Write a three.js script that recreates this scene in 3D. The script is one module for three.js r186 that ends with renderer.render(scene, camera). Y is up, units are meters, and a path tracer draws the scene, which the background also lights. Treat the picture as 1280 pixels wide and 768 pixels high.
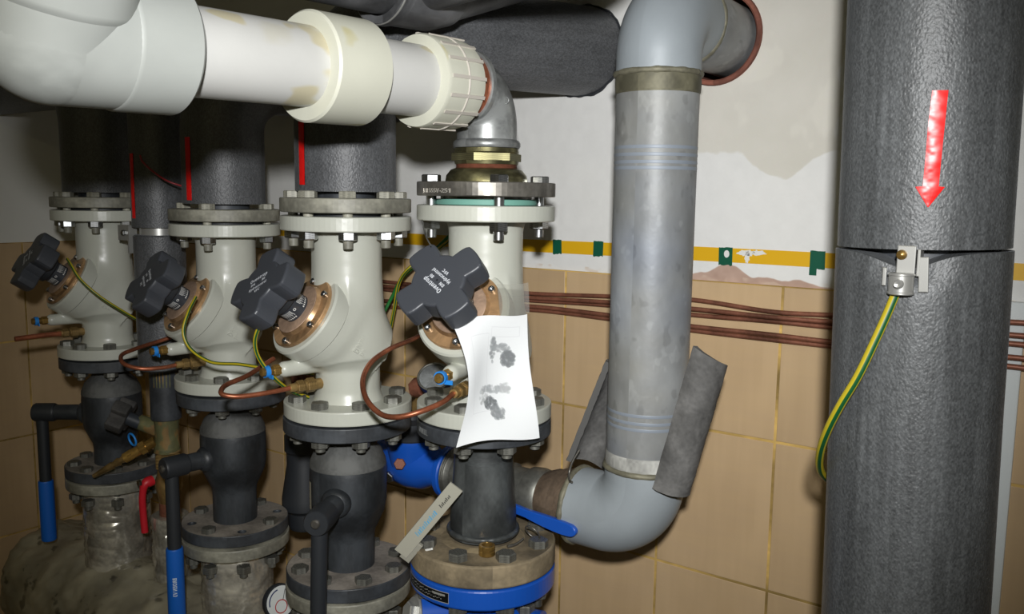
import * as THREE from 'three';
import { mergeGeometries, mergeVertices } from 'three/addons/utils/BufferGeometryUtils.js';
import { RectAreaLightUniformsLib } from 'three/addons/lights/RectAreaLightUniformsLib.js';
import { FontLoader } from 'three/addons/loaders/FontLoader.js';
import { TextGeometry } from 'three/addons/geometries/TextGeometry.js';
import { MarchingCubes } from 'three/addons/objects/MarchingCubes.js';

// ---------------------------------------------------------------- camera, light, exposure
const scene = new THREE.Scene();
scene.background = new THREE.Color(0x000000);
const camera = new THREE.PerspectiveCamera(39.13, 1280 / 768, 0.05, 20);
camera.position.set(0.8444, 1.5954, 1.3371);
{
  const yaw = 0.6272, pitch = 0.1292, roll = 0.0134;
  camera.lookAt(camera.position.x - Math.sin(yaw) * Math.cos(pitch), camera.position.y - Math.sin(pitch), camera.position.z - Math.cos(yaw) * Math.cos(pitch));
  camera.rotateZ(roll);
}
scene.add(camera);
const renderer = new THREE.WebGLRenderer({ antialias: true });
renderer.toneMapping = THREE.LinearToneMapping;
renderer.toneMappingExposure = 1.0;
renderer.shadowMap.enabled = true;
// the photographer's flash, a little above the lens
const flash = new THREE.SpotLight(0xffffff, 7.0, 0, THREE.MathUtils.degToRad(37.5), 0.92, 2);
flash.position.set(0.9, 1.745, 1.414);
flash.target.position.set(-0.12, 1.43, 0.0);
flash.castShadow = true;
flash.shadow.radius = 1.3;
flash.shadow.mapSize.set(2048, 2048);
flash.shadow.camera.near = 0.1; flash.shadow.camera.far = 6; flash.shadow.bias = -0.0004;
flash.name = 'flash_light';
scene.add(flash, flash.target);

// the dim tube lamp on the ceiling behind the photographer
RectAreaLightUniformsLib.init();
const LAMP = { x: 0.6, y: 2.482, z: 2.05, w: 1.15, d: 0.1 };
const tubeLight = new THREE.RectAreaLight(new THREE.Color(1.0, 0.9, 0.5), 9, LAMP.w, LAMP.d);
tubeLight.position.set(LAMP.x, LAMP.y - 0.012, LAMP.z); tubeLight.lookAt(LAMP.x, 0, LAMP.z); tubeLight.name = 'tube_light';
scene.add(tubeLight);

// ---------------------------------------------------------------- helpers
const V3 = (x, y, z) => new THREE.Vector3(x, y, z);
const DEG = Math.PI / 180;
let seed = 20240607;
const rnd = () => { seed = (seed * 1664525 + 1013904223) >>> 0; return seed / 4294967296; };
const clamp = (x, a = 0, b = 1) => Math.min(b, Math.max(a, x));
const sstep = (a, b, x) => { const t = clamp((x - a) / (b - a)); return t * t * (3 - 2 * t); };
const mix = (a, b, t) => a + (b - a) * t;
function hash3(x, y, z) { let h = (x * 374761393 + y * 668265263 + z * 1274126177) | 0; h = Math.imul(h ^ (h >>> 13), 1274126177); h ^= h >>> 16; return (h >>> 0) / 4294967296; }
function vnoise(x, y, z, px = 0, py = 0) {
  const xi = Math.floor(x), yi = Math.floor(y), zi = Math.floor(z), f = (t) => t * t * (3 - 2 * t), u = f(x - xi), v = f(y - yi), w = f(z - zi);
  const X = (a) => px ? ((a % px) + px) % px : a, Y = (a) => py ? ((a % py) + py) % py : a;
  const h = (i, j, k) => hash3(X(xi + i), Y(yi + j), zi + k);
  return mix(mix(mix(h(0, 0, 0), h(1, 0, 0), u), mix(h(0, 1, 0), h(1, 1, 0), u), v), mix(mix(h(0, 0, 1), h(1, 0, 1), u), mix(h(0, 1, 1), h(1, 1, 1), u), v), w);
}
function fbm(x, y, z, o = 4) { let s = 0, a = 0.5; for (let i = 0; i < o; i++) { s += a * vnoise(x, y, z); x *= 2.03; y *= 2.03; z *= 2.03; a *= 0.5; } return s; }
function tfbm(u, v, fu, fv, o, z) { let s = 0, a = 0.5, n = 0; for (let i = 0; i < o; i++) { s += a * vnoise(u * fu, v * fv, z + i * 7, fu, fv); n += a; fu *= 2; fv *= 2; a *= 0.5; } return s / n; }
const lin = (c) => { c /= 255; return c <= 0.04045 ? c / 12.92 : Math.pow((c + 0.055) / 1.055, 2.4); };
// texture from fn(u,v) -> [r,g,b] in 0..255 sRGB (colour) or grey (data); covers `metres` in each direction
function tex(w, h, fn, { metres = 0.25, data = false, clampEdges = false, offset } = {}) {
  const d = new Uint8Array(w * h * 4);
  for (let j = 0; j < h; j++) for (let i = 0; i < w; i++) {
    const c = fn((i + 0.5) / w, (j + 0.5) / h), k = (j * w + i) * 4, a = typeof c === 'number' ? [c, c, c] : c;
    d[k] = clamp(a[0], 0, 255); d[k + 1] = clamp(a[1], 0, 255); d[k + 2] = clamp(a[2], 0, 255); d[k + 3] = 255;
  }
  const t = new THREE.DataTexture(d, w, h); t.magFilter = THREE.LinearFilter; t.minFilter = THREE.LinearMipmapLinearFilter; t.generateMipmaps = true;
  if (!data) t.colorSpace = THREE.SRGBColorSpace;
  t.wrapS = t.wrapT = clampEdges ? THREE.ClampToEdgeWrapping : THREE.RepeatWrapping;
  const m = Array.isArray(metres) ? metres : [metres, metres];
  t.repeat.set(1 / m[0], 1 / m[1]);
  if (offset) t.offset.set(...offset);
  t.needsUpdate = true; return t;
}
function canvasTex(w, h, draw) {
  const c = document.createElement('canvas'); c.width = w; c.height = h; const g = c.getContext('2d'); draw(g, w, h);
  const t = new THREE.CanvasTexture(c); t.colorSpace = THREE.SRGBColorSpace; return t;
}
const rgb = (r, g, b) => new THREE.Color().setRGB(r / 255, g / 255, b / 255, THREE.SRGBColorSpace);
const std = (color, roughness, metalness = 0, extra = {}) => new THREE.MeshPhysicalMaterial({ color, roughness, metalness, ...extra });
// mottled material: base colour c, contrast k, patch size in cycles per 0.25 m
const MOTTLE = [11, 23, 37].map((z) => tex(256, 256, (u, v) => { const n = tfbm(u, v, 5, 5, 5, z), s = tfbm(u, v, 64, 64, 2, z + 3); return mix(150, 255, clamp(0.5 + (n - 0.5) * 1.9 + (s - 0.5) * 0.35)); }));
const MOTTLE_SOFT = tex(128, 128, (u, v) => 222 + 32 * tfbm(u, v, 4, 4, 5, 19));
const GRAIN = tex(256, 256, (u, v) => 255 * tfbm(u, v, 48, 48, 3, 91), { data: true });
const FINE = tex(512, 512, (u, v) => 255 * tfbm(u, v, 150, 110, 2, 95), { data: true });
const BUMPS = tex(256, 256, (u, v) => 255 * tfbm(u, v, 10, 10, 4, 57), { data: true });

const names = {};
const numbered = (n) => { names[n] = (names[n] ?? -1) + 1; return names[n] ? `${n}_${String(names[n]).padStart(3, '0')}` : n; };
function mesh(name, geo, mat, parent) {
  const m = new THREE.Mesh(Array.isArray(geo) ? merge(geo) : geo, mat); m.name = name; m.castShadow = m.receiveShadow = true;
  if (parent) parent.add(m); return m;
}
function tag(o, label, category, group) { o.name = numbered(o.name); o.userData.label = label; o.userData.category = category; if (group) o.userData.group = group; scene.add(o); return o; }
function thing(name, label, category, pos = [0, 0, 0], turn = 0, group) {
  const o = new THREE.Group(); o.name = name; o.position.set(...pos); o.rotation.y = turn; return tag(o, label, category, group);
}
const single = (name, geo, mat, label, category, group) => tag(mesh(name, geo, mat), label, category, group);
function struct(name, geo, mat) { const m = mesh(name, geo, mat); m.userData.kind = 'structure'; scene.add(m); return m; }
function merge(list) {
  return mergeGeometries(list.map((g) => { let q = g.index ? g.toNonIndexed() : g; q = q.clone(); for (const k of Object.keys(q.attributes)) if (!['position', 'normal', 'uv'].includes(k)) q.deleteAttribute(k); q.clearGroups(); return q; }));
}
const mv = (g, x, y, z) => g.clone().translate(x, y, z);
// aim a y-axis geometry along dir from a point
function aim(g, at, dir) { const q = new THREE.Quaternion().setFromUnitVectors(V3(0, 1, 0), dir.clone().normalize()); return g.clone().applyMatrix4(new THREE.Matrix4().compose(at, q, V3(1, 1, 1))); }
function metricUV(g, su, sv) { const uv = g.attributes.uv; for (let i = 0; i < uv.count; i++) uv.setXY(i, uv.getX(i) * su, uv.getY(i) * sv); return g; }
// lathe from [r, y] pairs; sharp corners are doubled so that they stay crisp
function lathe(pts, seg = 48) {
  const parts = []; let run = [pts[0]];
  const flush = () => { if (run.length > 1) parts.push(latheRun(run, seg)); };
  for (let i = 1; i < pts.length; i++) {
    run.push(pts[i]);
    if (i + 1 < pts.length) {
      const a = [pts[i][0] - pts[i - 1][0], pts[i][1] - pts[i - 1][1]], b = [pts[i + 1][0] - pts[i][0], pts[i + 1][1] - pts[i][1]];
      const c = (a[0] * b[0] + a[1] * b[1]) / (Math.hypot(...a) * Math.hypot(...b) + 1e-12);
      if (c < 0.82) { flush(); run = [pts[i]]; }
    }
  }
  flush(); return merge(parts);
}
function latheRun(pts, seg) {
  const g = new THREE.LatheGeometry(pts.map((p) => new THREE.Vector2(Math.max(p[0], 1e-5), p[1])), seg);
  const R = Math.max(...pts.map((p) => p[0])); let L = 0; for (let i = 1; i < pts.length; i++) L += Math.hypot(pts[i][0] - pts[i - 1][0], pts[i][1] - pts[i - 1][1]);
  metricUV(g, 2 * Math.PI * R, L);
  const uv = g.attributes.uv; for (let i = 0; i < uv.count; i++) uv.setY(i, uv.getY(i) + pts[0][1]);
  return g;
}
const tubeWall = (r, y0, y1, c = 0.0015, seg = 48) => lathe([[0, y0], [r - c, y0], [r, y0 + c], [r, y1 - c], [r - c, y1], [0, y1]], seg);
// sweep a round section along points; radius a number or fn(t); noise fn(a, s) offsets the radius
function sweep(pts, rad, seg = 16, { caps = true, dent } = {}) {
  const n = pts.length, T = [], pos = [], nor = [], uv = [], idx = [];
  for (let i = 0; i < n; i++) T.push(pts[Math.min(i + 1, n - 1)].clone().sub(pts[Math.max(i - 1, 0)]).normalize());
  let N = Math.abs(T[0].y) < 0.9 ? V3(0, 1, 0) : V3(0, 0, 1); N.sub(T[0].clone().multiplyScalar(N.dot(T[0]))).normalize();
  let s = 0;
  for (let i = 0; i < n; i++) {
    if (i) { s += pts[i].distanceTo(pts[i - 1]); const q = new THREE.Quaternion().setFromUnitVectors(T[i - 1], T[i]); N.applyQuaternion(q); N.sub(T[i].clone().multiplyScalar(N.dot(T[i]))).normalize(); }
    const B = T[i].clone().cross(N), r0 = typeof rad === 'function' ? rad(i / (n - 1), s) : rad;
    for (let j = 0; j <= seg; j++) {
      const a = (j / seg) * 2 * Math.PI, d = N.clone().multiplyScalar(Math.cos(a)).add(B.clone().multiplyScalar(Math.sin(a))), r = r0 + (dent ? dent(a, s) : 0);
      pos.push(pts[i].x + d.x * r, pts[i].y + d.y * r, pts[i].z + d.z * r); nor.push(d.x, d.y, d.z); uv.push((j / seg) * 2 * Math.PI * r0, s);
    }
  }
  const w = seg + 1;
  for (let i = 0; i < n - 1; i++) for (let j = 0; j < seg; j++) { const a = i * w + j, b = a + w; idx.push(a, a + 1, b, b, a + 1, b + 1); }
  if (caps) for (const e of [0, n - 1]) {
    const c = pos.length / 3, t = T[e].clone().multiplyScalar(e ? 1 : -1); pos.push(pts[e].x, pts[e].y, pts[e].z); nor.push(t.x, t.y, t.z); uv.push(0, 0);
    for (let j = 0; j <= seg; j++) { const k = (e * w + j) * 3; pos.push(pos[k], pos[k + 1], pos[k + 2]); nor.push(t.x, t.y, t.z); uv.push(uv[(e * w + j) * 2], 0); }
    for (let j = 0; j < seg; j++) e ? idx.push(c, c + 1 + j, c + 2 + j) : idx.push(c, c + 2 + j, c + 1 + j);
  }
  const g = new THREE.BufferGeometry();
  g.setAttribute('position', new THREE.Float32BufferAttribute(pos, 3)); g.setAttribute('normal', new THREE.Float32BufferAttribute(nor, 3)); g.setAttribute('uv', new THREE.Float32BufferAttribute(uv, 2)); g.setIndex(idx);
  if (dent || typeof rad === 'function') {               // recompute, but keep the seam smooth
    const keep = g.attributes.normal.clone(); g.computeVertexNormals(); const m = g.attributes.normal;
    for (let i = 0; i < n; i++) { const a = i * w, b = a + seg, x = m.getX(a) + m.getX(b), y = m.getY(a) + m.getY(b), z = m.getZ(a) + m.getZ(b), l = Math.hypot(x, y, z) || 1; m.setXYZ(a, x / l, y / l, z / l); m.setXYZ(b, x / l, y / l, z / l); }
    for (let i = n * w; i < m.count; i++) m.setXYZ(i, keep.getX(i), keep.getY(i), keep.getZ(i));
  }
  return g;
}
// straight run through corner points, each corner rounded with radius R
function fillet(pts, R, k = 14) {
  const out = [pts[0].clone()];
  for (let i = 1; i < pts.length - 1; i++) {
    const a = pts[i - 1].clone().sub(pts[i]).normalize(), b = pts[i + 1].clone().sub(pts[i]).normalize(), ang = Math.acos(clamp(a.dot(b), -1, 1)), d = R / Math.tan(ang / 2);
    if (ang > 3.13) { out.push(pts[i].clone()); continue; }
    const c = pts[i].clone().add(a.clone().add(b).normalize().multiplyScalar(R / Math.sin(ang / 2))), p0 = pts[i].clone().add(a.multiplyScalar(d)), p1 = pts[i].clone().add(b.multiplyScalar(d));
    const u = p0.clone().sub(c), v = p1.clone().sub(c), w = Math.acos(clamp(u.clone().normalize().dot(v.clone().normalize()), -1, 1));
    for (let j = 0; j <= k; j++) { const t = j / k; out.push(c.clone().add(u.clone().multiplyScalar(Math.sin((1 - t) * w) / Math.sin(w))).add(v.clone().multiplyScalar(Math.sin(t * w) / Math.sin(w)))); }
  }
  out.push(pts[pts.length - 1].clone()); return out;
}
const line = (a, b, n = 2) => Array.from({ length: n + 1 }, (_, i) => a.clone().lerp(b, i / n));
const spline = (arr, n = 60) => new THREE.CatmullRomCurve3(arr.map((p) => V3(...p)), false, 'centripetal').getPoints(n);
const between = (a, b, r, seg = 24) => sweep(line(V3(...a), V3(...b), 1), r, seg);
function hex(af, h, cham = 0.12) {                               // hexagon across flats, base at y = 0, chamfered top
  const R = af / Math.sqrt(3);
  const g = merge([mv(new THREE.CylinderGeometry(R, R, h * (1 - cham), 6, 1, false), 0, h * (1 - cham) / 2, 0), mv(new THREE.CylinderGeometry(R * 0.88, R, h * cham, 6, 1, false), 0, h * (1 - cham / 2), 0)]);
  g.computeVertexNormals(); return g;
}
function flangeGeo(R, h, { bore = 0, holes = 0, circle = 0, holeR = 0.009, first = 0, bevel = 0.0018 } = {}) {   // disc lying in xz, base at y = 0
  const s = new THREE.Shape(); s.absarc(0, 0, R - bevel, 0, 2 * Math.PI);
  if (bore) { const p = new THREE.Path(); p.absarc(0, 0, bore, 0, 2 * Math.PI); s.holes.push(p); }
  for (let i = 0; i < holes; i++) { const a = first + (i / holes) * 2 * Math.PI, p = new THREE.Path(); p.absarc(circle * Math.cos(a), circle * Math.sin(a), holeR, 0, 2 * Math.PI); s.holes.push(p); }
  const g = new THREE.ExtrudeGeometry(s, { depth: h - 2 * bevel, bevelEnabled: true, bevelThickness: bevel, bevelSize: bevel, bevelSegments: 2, curveSegments: 40 });
  g.translate(0, 0, bevel); g.rotateX(-Math.PI / 2); return g;
}
function roundedBox(w, h, d, b = 0.002) {
  const s = new THREE.Shape(), x = w / 2 - b, y = h / 2 - b; s.moveTo(-x, -y); s.lineTo(x, -y); s.lineTo(x, y); s.lineTo(-x, y); s.closePath();
  const g = new THREE.ExtrudeGeometry(s, { depth: d - 2 * b, bevelEnabled: true, bevelThickness: b, bevelSize: b, bevelSegments: 2 }); g.translate(0, 0, -d / 2 + b); return g;
}
function boltRing(parent, n, circle, first, yHead, yEnd, yNut, { af = 0.024, head = 0.01, shank = 0.0075, mat, nutMat, skip } = {}) {
  const hg = hex(af, head), sg = tubeWall(shank, yEnd, yHead + 0.001, 0.001, 14), ng = yNut === null ? null : hex(af, 0.0125).rotateX(Math.PI);
  for (let i = 0; i < n; i++) {
    if (skip && skip(i)) continue;
    const a = first + (i / n) * 2 * Math.PI, x = circle * Math.cos(a), z = -circle * Math.sin(a), t = i * 1.3 + first;
    const b = mesh('bolt', merge([hg.clone().rotateY(t).translate(x, yHead, z), mv(sg, x, 0, z)]), mat, parent);
    if (ng) mesh('nut', ng.clone().rotateY(t * 0.7 + 0.3).translate(x, yNut, z), nutMat || mat, b);
  }
}

// ---------------------------------------------------------------- materials
const M = {};
M.cream = std(rgb(188, 190, 179), 0.34, 0, { clearcoat: 0.25, clearcoatRoughness: 0.25, bumpMap: BUMPS, bumpScale: 0.0006 });
M.flangeGrey = std(rgb(178, 176, 160), 0.5, 0, { map: MOTTLE[0] });
M.darkPaint = std(rgb(70, 74, 79), 0.5, 0, { map: MOTTLE[1] });
M.ballBody = std(rgb(62, 66, 70), 0.46, 0, { map: MOTTLE[2], bumpMap: GRAIN, bumpScale: 0.0002 });
M.dust = std(rgb(158, 150, 140), 0.85, 0, { map: MOTTLE[0] });
M.dustGrey = std(rgb(98, 99, 97), 0.7, 0, { map: MOTTLE[1] });
M.dustTan = std(rgb(150, 135, 108), 0.8, 0, { map: MOTTLE[2] });
M.zinc = std(rgb(205, 207, 208), 0.32, 1, { map: MOTTLE[1] });
M.zincDull = std(rgb(150, 150, 142), 0.5, 0.7, { map: MOTTLE[0] });
M.steelDark = std(rgb(150, 146, 138), 0.34, 0.7, { map: MOTTLE[2] });
M.brass = std(rgb(210, 168, 92), 0.3, 0.7, { map: MOTTLE[0] });
M.brassDull = std(rgb(168, 138, 86), 0.42, 0.5, { map: MOTTLE[1] });
M.bronze = std(rgb(214, 172, 126), 0.34, 0.5, { map: MOTTLE[0] });
M.bronzeSatin = std(rgb(186, 156, 132), 0.55, 0.15, { map: MOTTLE[1] });
M.copper = std(rgb(188, 112, 80), 0.36, 0.6, { map: MOTTLE[1] });
M.copperOld = std(rgb(160, 104, 82), 0.45, 0.35, { map: MOTTLE[0] });
M.yellowZinc = std(rgb(190, 184, 138), 0.35, 0.9, { map: MOTTLE[2] });
M.wheel = std(rgb(66, 69, 75), 0.42, 0, { bumpMap: GRAIN, bumpScale: 0.0001 });
M.blackPlastic = std(rgb(42, 45, 49), 0.5);
M.blue = std(rgb(22, 82, 180), 0.35, 0, { clearcoat: 0.3, clearcoatRoughness: 0.2 });
M.blueGrip = std(rgb(18, 98, 196), 0.5);
M.blueCap = std(rgb(40, 130, 210), 0.4);
M.red = std(rgb(196, 30, 44), 0.45);
M.redTape = std(rgb(222, 28, 26), 0.26, 0, { specularIntensity: 0.35, bumpMap: BUMPS, bumpScale: 0.002 });
M.ppr = std(rgb(206, 206, 202), 0.4, 0, {
  map: tex(512, 512, (u, v) => { const n = tfbm(u, v, 4, 4, 4, 5), s = sstep(0.6, 0.72, tfbm(u, v, 5, 3, 4, 12)), k = sstep(0.66, 0.74, tfbm(u, v, 7, 5, 3, 40)); const b = 236 + 16 * n; return [b - 4 * s - 8 * k, b - 6 * s - 17 * k, b - 14 * s - 46 * k]; }, { metres: 0.3 }),
});
M.pprFit = std(rgb(206, 208, 202), 0.5, 0, { map: tex(256, 256, (u, v) => { const k = sstep(0.66, 0.74, tfbm(u, v, 6, 4, 3, 77)), n = tfbm(u, v, 5, 5, 3, 8); return [242 + 10 * n - 10 * k, 240 + 10 * n - 18 * k, 228 + 10 * n - 50 * k]; }, { metres: 0.25 }) });
M.pprElbow = std(rgb(186, 190, 185), 0.5, 0, { map: MOTTLE_SOFT });
M.pprRib = std(rgb(190, 184, 174), 0.42);
M.galv = std(rgb(190, 194, 196), 0.5, 0.12, {
  map: tex(512, 512, (u, v) => { const n = tfbm(u, v, 4, 3, 5, 21), s = tfbm(u, v, 22, 12, 3, 27), d = sstep(0.66, 0.8, tfbm(u, v, 24, 16, 3, 33)), w = sstep(0.68, 0.8, tfbm(u, v, 30, 20, 3, 38)), q = tfbm(u, v, 3, 5, 3, 44) - 0.5; const b = 182 + 60 * (n - 0.5) + 30 * (s - 0.5) - 18 * d + 13 * w; return [b - 10 * q, b + 1, b + 4 + 24 * q]; }, { metres: 0.4 }), bumpMap: GRAIN, bumpScale: 0.00015,
});
M.galvPaint = std(rgb(164, 172, 177), 0.5, 0.08, { map: MOTTLE_SOFT, bumpMap: GRAIN, bumpScale: 0.0001 });
M.galvCast = std(rgb(172, 175, 174), 0.36, 0.5, { map: MOTTLE[1] });
M.weld = std(rgb(150, 146, 124), 0.6, 0.2, { map: MOTTLE[2], bumpMap: BUMPS, bumpScale: 0.003 });
M.hemp = std(rgb(132, 112, 92), 0.75, 0.1, { map: MOTTLE[2], bumpMap: BUMPS, bumpScale: 0.003 });
const foamMap = (z, streak) => tex(512, 512, (u, v) => { const n = tfbm(u, v, 5, 4, 4, z), s = tfbm(u, v, 170, 120, 2, z + 4), l = tfbm(u, v, 40, 2, 2, z + 9); return clamp(190 + 34 * (n - 0.5) + 80 * (s - 0.5) + streak * (l - 0.5), 90, 255); });
M.foam = std(rgb(112, 114, 117), 0.48, 0, { map: foamMap(61, 24), bumpMap: FINE, bumpScale: 0.0005, sheen: 0.15, sheenRoughness: 0.5, sheenColor: rgb(190, 195, 200) });
M.foamBig = std(rgb(112, 115, 117), 0.47, 0, { map: foamMap(67, 60), bumpMap: FINE, bumpScale: 0.0005, sheen: 0.15, sheenRoughness: 0.5, sheenColor: rgb(190, 195, 200) });
M.shell = std(rgb(120, 119, 117), 0.75, 0, { map: MOTTLE[2], bumpMap: GRAIN, bumpScale: 0.0006 });
M.foil = std(rgb(226, 221, 206), 0.25, 0.55, { map: MOTTLE[1] });
M.film = std(rgb(182, 175, 156), 0.5, 0, { map: tex(256, 256, (u, v) => { const n = tfbm(u, v, 4, 4, 5, 81), s = sstep(0.64, 0.75, tfbm(u, v, 11, 8, 4, 84)); const b = 150 + 110 * n - 70 * s; return [b, b, b - 6]; }), clearcoat: 0.4, clearcoatRoughness: 0.3 });
M.blackSteel = std(rgb(98, 102, 102), 0.4, 0.3, { map: MOTTLE[2] });
M.pvc = std(rgb(104, 105, 107), 0.38, 0, { map: MOTTLE[0] });
M.plasterWhite = std(rgb(222, 222, 218), 0.8);
M.trunk = std(rgb(214, 220, 220), 0.45);
M.terracotta = std(rgb(158, 98, 80), 0.85, 0, { map: MOTTLE[2] });
M.teal = std(rgb(108, 158, 144), 0.6);
M.navy = std(rgb(30, 44, 96), 0.4);
M.glass = std(0xffffff, 0.05, 0, { transmission: 1, thickness: 0, ior: 1.45 });
M.clip = std(rgb(176, 176, 172), 0.36, 0.6);
M.white = std(rgb(232, 232, 228), 0.5);
const wireMat = (r, ph) => std(0xffffff, 0.4, 0, { map: tex(64, 4, (u) => { const q = ((u + ph) * 3) % 1; return Math.abs(q - 0.5) < 0.2 ? [18, 78, 40] : [178, 160, 34]; }, { metres: [2 * Math.PI * r, 1] }) });
M.wire = wireMat(0.003, 0); M.wireThick = wireMat(0.0044, 0.25);
M.greenWire = std(rgb(40, 120, 56), 0.4);
M.redWire = std(rgb(150, 40, 46), 0.4);
M.corroded = std(rgb(176, 168, 140), 0.7, 0.1, { map: tex(256, 256, (u, v) => { const n = tfbm(u, v, 6, 6, 4, 101), g = sstep(0.5, 0.62, tfbm(u, v, 5, 5, 4, 104)); return [mix(178, 136, g) + 80 * (n - 0.5), mix(150, 142, g) + 80 * (n - 0.5), mix(112, 116, g) + 60 * (n - 0.5)]; }, { metres: 0.12 }), bumpMap: BUMPS, bumpScale: 0.003 });

// ---------------------------------------------------------------- room shell
const TOP = 1.46, WL = -1.45, WR = 1.95, ZF = 3.1, H = 2.55;   // top of tiling, side walls, front wall, ceiling
const HOLE = [0.27, 1.848, 0.075];
const paintMap = tex(1024, 1024, (u, v) => {
  const x = -0.2 + u, y = 1.4 + v, n = fbm(x * 9, y * 9, 3, 5), f = fbm(x * 60, y * 60, 8, 3);
  let c = [226 + 8 * (f - 0.5), 226 + 8 * (f - 0.5), 223 + 8 * (f - 0.5)];
  const put = (k, q) => { c = c.map((e, i) => mix(e, q[i], k)); };
  // bare plaster patch around the pipe hole, with a ragged outline
  const yb = 1.672 - 0.05 * Math.exp(-Math.pow((x - 0.39) / 0.05, 2)) + 0.03 * (fbm(x * 26, y * 26, 17, 4) - 0.5), side = Math.abs(x - 0.352) + 0.05 * (fbm(x * 18, y * 18, 29, 4) - 0.5);
  const inside = sstep(yb - 0.0025, yb + 0.0025, y) * sstep(0.122, 0.117, side);
  put(0.65 * inside, [206 + 34 * (n - 0.45), 201 + 34 * (n - 0.45), 187 + 40 * (n - 0.45)]);
  put(0.55 * sstep(0.6, 0.66, fbm(x * 16 + 5, y * 11, 21, 4)) * inside, [222, 219, 208]);
  // chipped render under the tape
  const chip = 1.463 + 0.018 * Math.exp(-Math.pow((x - 0.303) / 0.028, 2)) + 0.008 * sstep(0.2, 0.26, x) * sstep(0.46, 0.4, x) + 0.012 * (fbm(x * 40, 2, 5, 3) - 0.5);
  if (y > 1.455) put(sstep(chip + 0.0015, chip - 0.0005, y) * sstep(0.19, 0.21, x) * sstep(0.52, 0.5, x), [184 + 30 * (f - 0.5), 156 + 30 * (f - 0.5), 140 + 30 * (f - 0.5)]);
  if (y < 1.468) put(0.5 * sstep(0.5, 0.6, fbm(x * 50, y * 50, 31, 2)), [206, 186, 166]);
  return c;
}, { metres: 1, clampEdges: true, offset: [0.2, -1.4] });
const wallPaint = std(0xffffff, 0.75, 0, { map: paintMap, bumpMap: BUMPS, bumpScale: 0.0008 });
const plainPaint = std(rgb(220, 220, 214), 0.8);
{
  const s = new THREE.Shape(); s.moveTo(WL - 0.15, 0); s.lineTo(WR + 0.15, 0); s.lineTo(WR + 0.15, H); s.lineTo(WL - 0.15, H); s.closePath();
  const h = new THREE.Path(); h.absarc(HOLE[0], HOLE[1], HOLE[2], 0, 2 * Math.PI); s.holes.push(h);
  const g = new THREE.ExtrudeGeometry(s, { depth: 0.15, bevelEnabled: false, curveSegments: 32 }); g.translate(0, 0, -0.15);
  struct('wall_back', g, wallPaint);
}
const wallBack = scene.getObjectByName('wall_back');
const wallLeft = struct('wall_left', mv(new THREE.BoxGeometry(0.15, H, ZF), WL - 0.075, H / 2, ZF / 2), plainPaint);
struct('wall_right', mv(new THREE.BoxGeometry(0.15, H, ZF), WR + 0.075, H / 2, ZF / 2), plainPaint);
struct('wall_front', mv(new THREE.BoxGeometry(WR - WL + 0.3, H, 0.15), (WL + WR) / 2, H / 2, ZF + 0.075), plainPaint);
struct('ceiling', mv(new THREE.BoxGeometry(WR - WL + 0.3, 0.15, ZF + 0.3), (WL + WR) / 2, H + 0.075, ZF / 2), plainPaint);
struct('floor', mv(new THREE.BoxGeometry(WR - WL + 0.3, 0.15, ZF + 0.3), (WL + WR) / 2, -0.075, ZF / 2), std(rgb(120, 112, 100), 0.8));
{
  const t = thing('ceiling_lamp', 'long white tube lamp fixed under the ceiling', 'lamp', [LAMP.x, LAMP.y, LAMP.z]);
  mesh('housing', mv(new THREE.BoxGeometry(LAMP.w + 0.06, 0.066, 0.14), 0, 0.0345, 0), M.white, t);
  mesh('diffuser', mv(new THREE.BoxGeometry(LAMP.w, 0.01, LAMP.d), 0, -0.004, 0), std(rgb(230, 228, 210), 0.5, 0, { emissive: new THREE.Color(1.0, 0.9, 0.5), emissiveIntensity: 1.2 }), t);
}
// tiles: 0.20 x 0.25 with a recessed yellow joint
function tileGeo(w, h, t, c) {
  const x = w / 2, y = h / 2, X = x - c, Y = y - c, k = t - c * 0.6;
  const ring = (a, b, z) => [[-a, -b, z], [a, -b, z], [a, b, z], [-a, b, z]], A = ring(x, y, 0), B = ring(x, y, k), C = ring(X, Y, t), p = [];
  const quad = (a, b, d, e) => p.push(...a, ...b, ...d, ...a, ...d, ...e);
  for (let i = 0; i < 4; i++) { const j = (i + 1) % 4; quad(A[i], A[j], B[j], B[i]); quad(B[i], B[j], C[j], C[i]); }
  quad(C[0], C[1], C[2], C[3]);
  const g = new THREE.BufferGeometry(), uv = []; for (let i = 0; i < p.length; i += 3) uv.push(p[i] + x, p[i + 1] + y);
  g.setAttribute('position', new THREE.Float32BufferAttribute(p, 3)); g.setAttribute('uv', new THREE.Float32BufferAttribute(uv, 2)); g.computeVertexNormals(); return g;
}
const tileMats = [0, 1, 2, 3].map((k) => std(rgb(210, 182, 144), 0.42, 0, {
  map: tex(256, 256, (u, v) => { const n = tfbm(u, v, 3, 2, 3, 200 + k * 9), w = tfbm(u, v, 26, 2, 2, 230 + k), q = tfbm(u, v, 3, 30, 2, 260 + k), d = (k - 1.5) * 3; return [236 + 20 * (n - 0.5) + 6 * (w - 0.5) + 4 * (q - 0.5) + d, 234 + 22 * (n - 0.5) + 7 * (w - 0.5) + 4 * (q - 0.5) + d, 230 + 24 * (n - 0.5) + 8 * (w - 0.5) + d]; }, { metres: [0.2, 0.25] }),
}));
const groutMat = std(rgb(226, 188, 108), 0.85, 0, { map: MOTTLE[2] });
const oneTile = tileGeo(0.1956, 0.2456, 0.0035, 0.0008);
mesh('grout_bed', mv(new THREE.BoxGeometry(WR - WL, TOP, 0.006), (WL + WR) / 2, TOP / 2 - 0.0005, 0.0022), groutMat, wallBack);
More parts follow.
